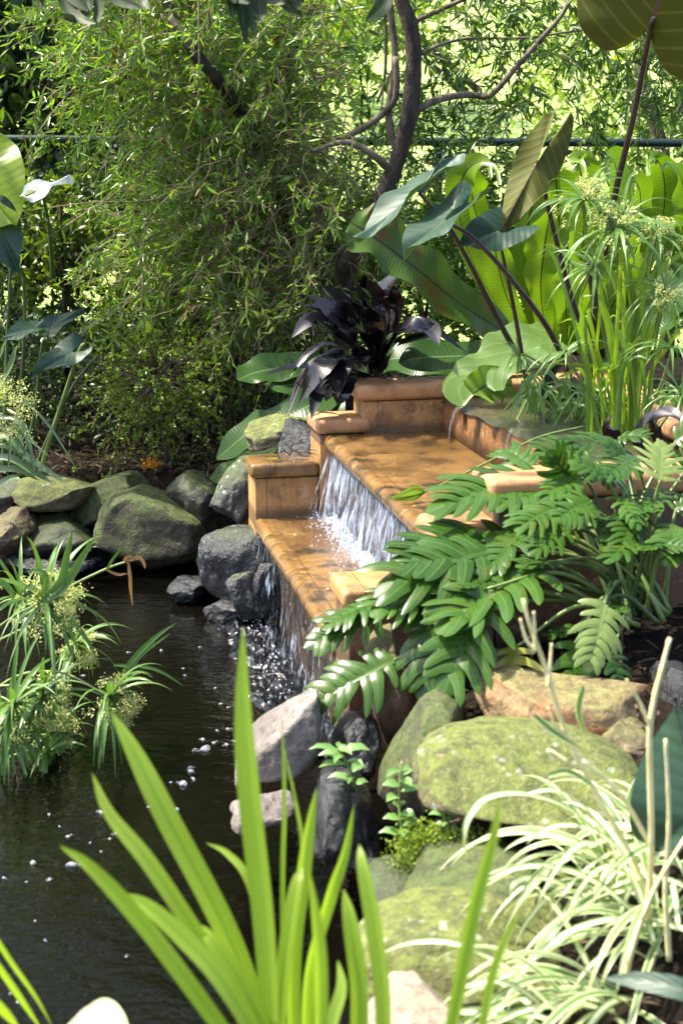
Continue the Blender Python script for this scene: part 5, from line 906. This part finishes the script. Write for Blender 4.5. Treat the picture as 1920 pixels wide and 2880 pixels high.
# ------------------------------------------------------------------ variegated spider plant
sp = empty('spider_plant', at(1800, 2700, 2.1), 'sunlit white striped spider plant with pale runners at the bottom right', 'plant')
rs = np.random.RandomState(91)
SPB = [(1760, 2480, 2.2, 26), (1860, 2620, 2.1, 26), (1720, 2830, 2.0, 20), (1900, 2400, 2.25, 14), (1560, 2900, 1.95, 10)]
cnt = 0
for (u, v, Y, n) in SPB:
    for k in range(n):
        b = at(u+rs.randn()*40, v+rs.randn()*40, Y+rs.randn()*.04); a = math.pi+rs.randn()*.95 if rs.rand() < .8 else rs.rand()*6.28; l = .18+.18*rs.rand(); el = .2+1.1*rs.rand()
        d = nrm(np.array([math.cos(a), math.sin(a)*.7-.15, el])); P = [b]
        for q in range(14): d = nrm(d+np.array([0, 0, -.060-.012*q])+rs.randn(3)*.018); P.append(P[-1]+d*l/14)
        w0 = .0042+.0030*rs.rand(); mb = MB(); mb.ribbon(np.array(P), strapw(w0, .45, .75), (0, -.35, 1), 4, .3, 0, 1, rs.rand(), twist=rs.randn()*.4); mb.build('leaf', M['spiderw' if rs.rand() < .45 else 'spider'], sp)
for pts, wd in (([(1740, 2420, 2.2), (1620, 2290, 2.15), (1480, 2235, 2.1), (1370, 2245, 2.08), (1318, 2300, 2.06), (1305, 2360, 2.05), (1312, 2420, 2.05)], 12), ([(1760, 2440, 2.2), (1650, 2280, 2.15), (1560, 2225, 2.1), (1470, 2235, 2.1)], 11), ([(1680, 2560, 2.15), (1560, 2480, 2.1), (1450, 2480, 2.05), (1430, 2530, 2.04)], 14)):
    mb = MB(); mb.ribbon(pathp(pts, 34), strapw(px(wd, 2.1), .5), (0, -.4, 1), 4, .3, 0, 1, rs.rand()); mb.build('leaf', M['spiderw'], sp)
for pts, a in (([(1470, 1685, 2.0), (1490, 1760, 2.0), (1530, 1870, 2.02), (1590, 2060, 2.04), (1680, 2240, 2.06), (1790, 2440, 2.1), (1830, 2600, 2.1)], .0048), ([(1500, 1720, 2.0), (1503, 1790, 2.0), (1500, 1830, 2.01)], .0032), ([(1550, 1810, 2.02), (1545, 1880, 2.02), (1540, 1930, 2.02)], .0032), ([(1462, 1740, 2.0), (1480, 1800, 2.0), (1505, 1830, 2.0)], .003), ([(1540, 1990, 2.03), (1560, 2040, 2.03), (1585, 2060, 2.04)], .0028), ([(1882, 1795, 1.95), (1860, 1880, 1.95), (1840, 1960, 1.95), (1825, 2080, 1.96), (1830, 2350, 2.0), (1820, 2600, 2.05)], .0055), ([(1760, 1910, 1.95), (1800, 1980, 1.95), (1825, 2040, 1.95)], .003), ([(1870, 2080, 1.94), (1880, 2300, 1.96), (1870, 2500, 1.98), (1880, 2700, 2.0)], .005), ([(1930, 2350, 1.9), (1840, 2500, 1.92), (1780, 2660, 1.95), (1755, 2760, 1.96)], .005), ([(1640, 2140, 2.0), (1740, 2230, 2.02), (1830, 2380, 2.05)], .0045), ([(1560, 2150, 2.05), (1540, 2110, 2.05), (1590, 2140, 2.05)], .003)):
    P = pathp(pts, 30); mb = MB(); mb.tube(P, .85*a*(1+.22*np.maximum(0, np.sin(np.arange(30)*1.3))**6)*np.linspace(.35, 1.15, 30)**.6, 8); mb.build('runner', M['runner'], sp)
for pts in ([(1640, 1930), (1625, 2000), (1650, 2080)], [(1500, 2010), (1560, 2060), (1640, 2110)], [(1540, 2180), (1600, 2170), (1680, 2220)]):
    mb = MB(); mb.ribbon(cat([at(u, v, 2.03) for u, v in pts], 14), strapw(.005, .4), (0, -1, .4), 2, .3, 0, 1, rs.rand()); mb.build('leaf', M['spider'], sp)
br = empty('broad_leaf_plant', at(1990, 2300, 2.1), 'big grey green ribbed leaf at the right edge behind the pale runners', 'plant')
ear(br, (1960, 2300, 2.05), (1900, 1980, 2.1), (-.3, -.85, .35), 'ear', wid=1.25, droop=.05, fold=.1, back=.6, seed=31); stalk(br, [(1990, 2600, 2.1), (1975, 2450, 2.08), (1960, 2300, 2.05)], .006, .004, 'gstalk')
b2 = empty('broad_leaf_plant', at(2000, 2800, 1.75), 'dull green pointed leaf reaching in from the right edge near the bottom', 'plant')
mb = MB(); mb.ribbon(pathp([(2050, 2830, 1.72), (1920, 2785, 1.74), (1800, 2760, 1.77), (1695, 2752, 1.8)], 24), strapw(px(36, 1.75), .4), (0, -.7, .8), 6, .2); mb.build('leaf', M['ear'], b2)
# pale leaf bottom left
pf = empty('pale_leaf_plant', at(250, 2990, 1.55), 'pale cream round topped leaf cut off at the bottom left', 'plant')
mb = MB(); w0 = px(150, 1.55); mb.ribbon(pathp([(230, 3050, 1.5), (230, 2960, 1.55), (232, 2880, 1.6), (235, 2838, 1.66)], 24), lambda t: w0*(1 if t < .4 else max(.05, 1-((t-.4)/.6)**2.4)), (0, -.85, .5), 8, .08, .06, 3); mb.build('leaf', M['paleleaf'], pf)
# ------------------------------------------------------------------ seedlings
def seedling(label, stem, n, L, W, seed):
    rs = np.random.RandomState(seed); e = empty('seedling', at(*stem[0]), label, 'seedling'); P = pathp(stem, 20); mb = MB(); mb.tube(P, np.linspace(.004, .002, 20), 6); mb.build('stem', M['gstalk'], e)
    for k in range(n):
        i = int(4+15*k/n); a = k*2.4+rs.randn()*.3; d = np.array([math.cos(a), math.sin(a)*.6-.2, .35]); mb = MB(); p = P[min(i, 19)]; l = L*(.7+.5*rs.rand()); w0 = W*(.8+.4*rs.rand())
        mb.ribbon(np.array([p, p+d*l*.35, p+d*l*.7-np.array([0, 0, l*.08]), p+d*l-np.array([0, 0, l*.3])])[[0, 1, 2, 3]], np.array([.1, 1, .8, .04])*w0, (0, -.4, 1), 4, .25, 0, 1, rs.rand()); mb.build('leaf', M['weed'], e)
seedling('small seedling with bright leaves beside the black rock at the waterline', [(1010, 2260, 2.78), (990, 2180, 2.76), (960, 2120, 2.75), (950, 2105, 2.75)], 12, .055, .010, 101)
seedling('upright seedling with paired green leaves against the tilted green boulder', [(1150, 2410, 2.55), (1128, 2330, 2.56), (1122, 2230, 2.58), (1130, 2140, 2.6)], 13, .045, .011, 102)
seedling('small seedling on moss under the largest mossy boulder', [(1265, 2350, 2.5), (1250, 2310, 2.5), (1245, 2270, 2.5)], 6, .03, .006, 103)
seedling('tiny weed at the waterline left of the largest far boulder', [(255, 1550, 5.1), (258, 1530, 5.08), (250, 1520, 5.07)], 9, .03, .005, 104)
# moss cushions
rs = np.random.RandomState(111)
mb = MB(); M['mossc'] = leafmat('moss_tuft', (.10, .17, .012), (.20, .27, .02), .8, .2)
for (u, v, Y, n, su, sv) in ((1200, 2370, 2.52, 1500, 45, 28), (1290, 2360, 2.5, 500, 60, 14), (1130, 2430, 2.5, 300, 25, 20)):
    for k in range(n):
        P = at(u+rs.randn()*su, v+rs.randn()*sv, Y+rs.randn()*.015); mb.leaves(P[None], rs.randn(1, 3)+np.array([0, -.4, 1]), rs.randn(1, 3), .0075, .0022, .3, .2, rs.rand(1))
tag(mb.build('moss', M['mossc']), 'bright green moss cushions under the largest mossy boulder', 'moss', None, 'stuff')
# ------------------------------------------------------------------ overhanging branch at the top
ov = empty('overhanging_branch', at(400, -260, 3.6), 'dark leafy branch hanging into the top edge of the photo', 'branch')
mb = MB(); mb.tube(pathp([(-400, -500, 3.9), (100, -260, 3.7), (400, -160, 3.6), (800, -140, 3.55), (1100, -180, 3.6)], 24), np.linspace(.02, .008, 24), 8); mb.build('limb', M['bark'], ov)
for pts, wd in (([(190, -100), (180, 0), (220, 50), (270, 66)], 16), ([(200, -100), (200, 20), (240, 60)], 14), ([(230, -80), (250, 10), (220, 55), (180, 40)], 15), ([(270, -80), (280, 10), (270, 75)], 15), ([(250, -100), (320, -10), (400, 25)], 17), ([(180, -80), (200, -20), (250, 30)], 20), ([(350, -80), (360, -10), (355, 45)], 7), ([(390, -80), (400, 0), (420, 25)], 14), ([(640, -80), (650, 0), (655, 55)], 14), ([(660, -80), (680, 20), (690, 120)], 17), ([(690, -80), (710, 30), (715, 100)], 15), ([(720, -80), (730, 20), (735, 60)], 20), ([(600, -100), (640, -30), (660, 10)], 20), ([(780, -80), (800, 0), (850, 50)], 22), ([(760, -100), (820, -20), (840, 30)], 18), ([(1060, -60), (1080, 10), (1030, 60)], 22), ([(100, -80), (60, -10), (30, 10)], 14), ([(580, -80), (640, -20), (700, 10)], 18), ([(700, -60), (760, -10), (800, 10)], 18)):
    n = len(pts); w0 = px(wd, 3.55); mb = MB(); mb.ribbon(cat([at(u, v, 3.58-.03*k) for k, (u, v) in enumerate(pts)], 18), lambda t: w0*max(.05, math.sin(math.pi*min(1, .08+t*.9))**.7), (.3*rs.randn(), -.9, .3), 4, .2, .08, 4, rs.rand()); mb.build('leaf', M['mango'], ov)
# ------------------------------------------------------------------ foam bubbles on the pond
rs = np.random.RandomState(121); Pi, Fi = ico(2)
protos = []
for q in range(3):
    mb = MB()
    for k in range(11): 
        r = .16+.34*rs.rand()**1.5; c = np.array([rs.randn()*.42, rs.randn()*.34, r*.35]); mb.add(Pi*r+c, Fi)
    protos.append(mb)
BUB = [(580, 2110, 28), (425+90, 2205, 24), (535, 2170, 16), (500, 2300-25, 11), (325, 2345, 13), (285, 2285, 15), (190, 2353, 12), (95, 2427, 17), (140, 2475, 12), (202, 2432, 26), (12, 2470, 10), (355, 2532, 7), (354, 2690, 8), (100, 2590, 7), (127, 2645, 7), (452, 1830, 8), (420, 2270, 10), (310, 2360, 8), (255, 2370, 6), (285, 2395, 6), (535, 2160, 16), (600, 2090, 12), (635, 2095, 12), (660, 2085, 10), (545, 2190, 12), (610, 2055, 8), (620, 1980, 8), (640, 2050, 10), (570, 2080, 12), (480, 2200, 7), (140, 2290, 8), (168, 2325, 6), (75, 2480, 6), (640, 1990, 7), (605, 1935, 7), (515, 1880, 6), (560, 1820, 6), (50, 2820, 9), (30, 2795, 7), (360, 1835, 7), (300, 1910, 8), (235, 1900, 8), (700, 1960, 8), (740, 1950, 9), (520, 1900, 6)]
pm = None; pmesh = [p.build('foam_bubble', M['bubble'], smooth=True) for p in protos]
meshes = [o.data for o in pmesh]
for o in pmesh: bpy.data.objects.remove(o)
for k, (u, v, r) in enumerate(BUB):
    o = bpy.data.objects.new('foam_bubble', meshes[k % 3]); COL.objects.link(o); C = onz(u, v, .001); o.location = C; s_ = px(r, C[1])*.85; o.scale = (s_, s_, s_*.8); o.rotation_euler = (0, 0, rs.rand()*6)
    tag(o, 'large foam bubble cluster on the dark pond' if r > 15 else 'small foam bubble floating on the dark pond', 'bubble', 'large foam bubbles on the pond' if r > 15 else 'small foam bubbles on the pond')
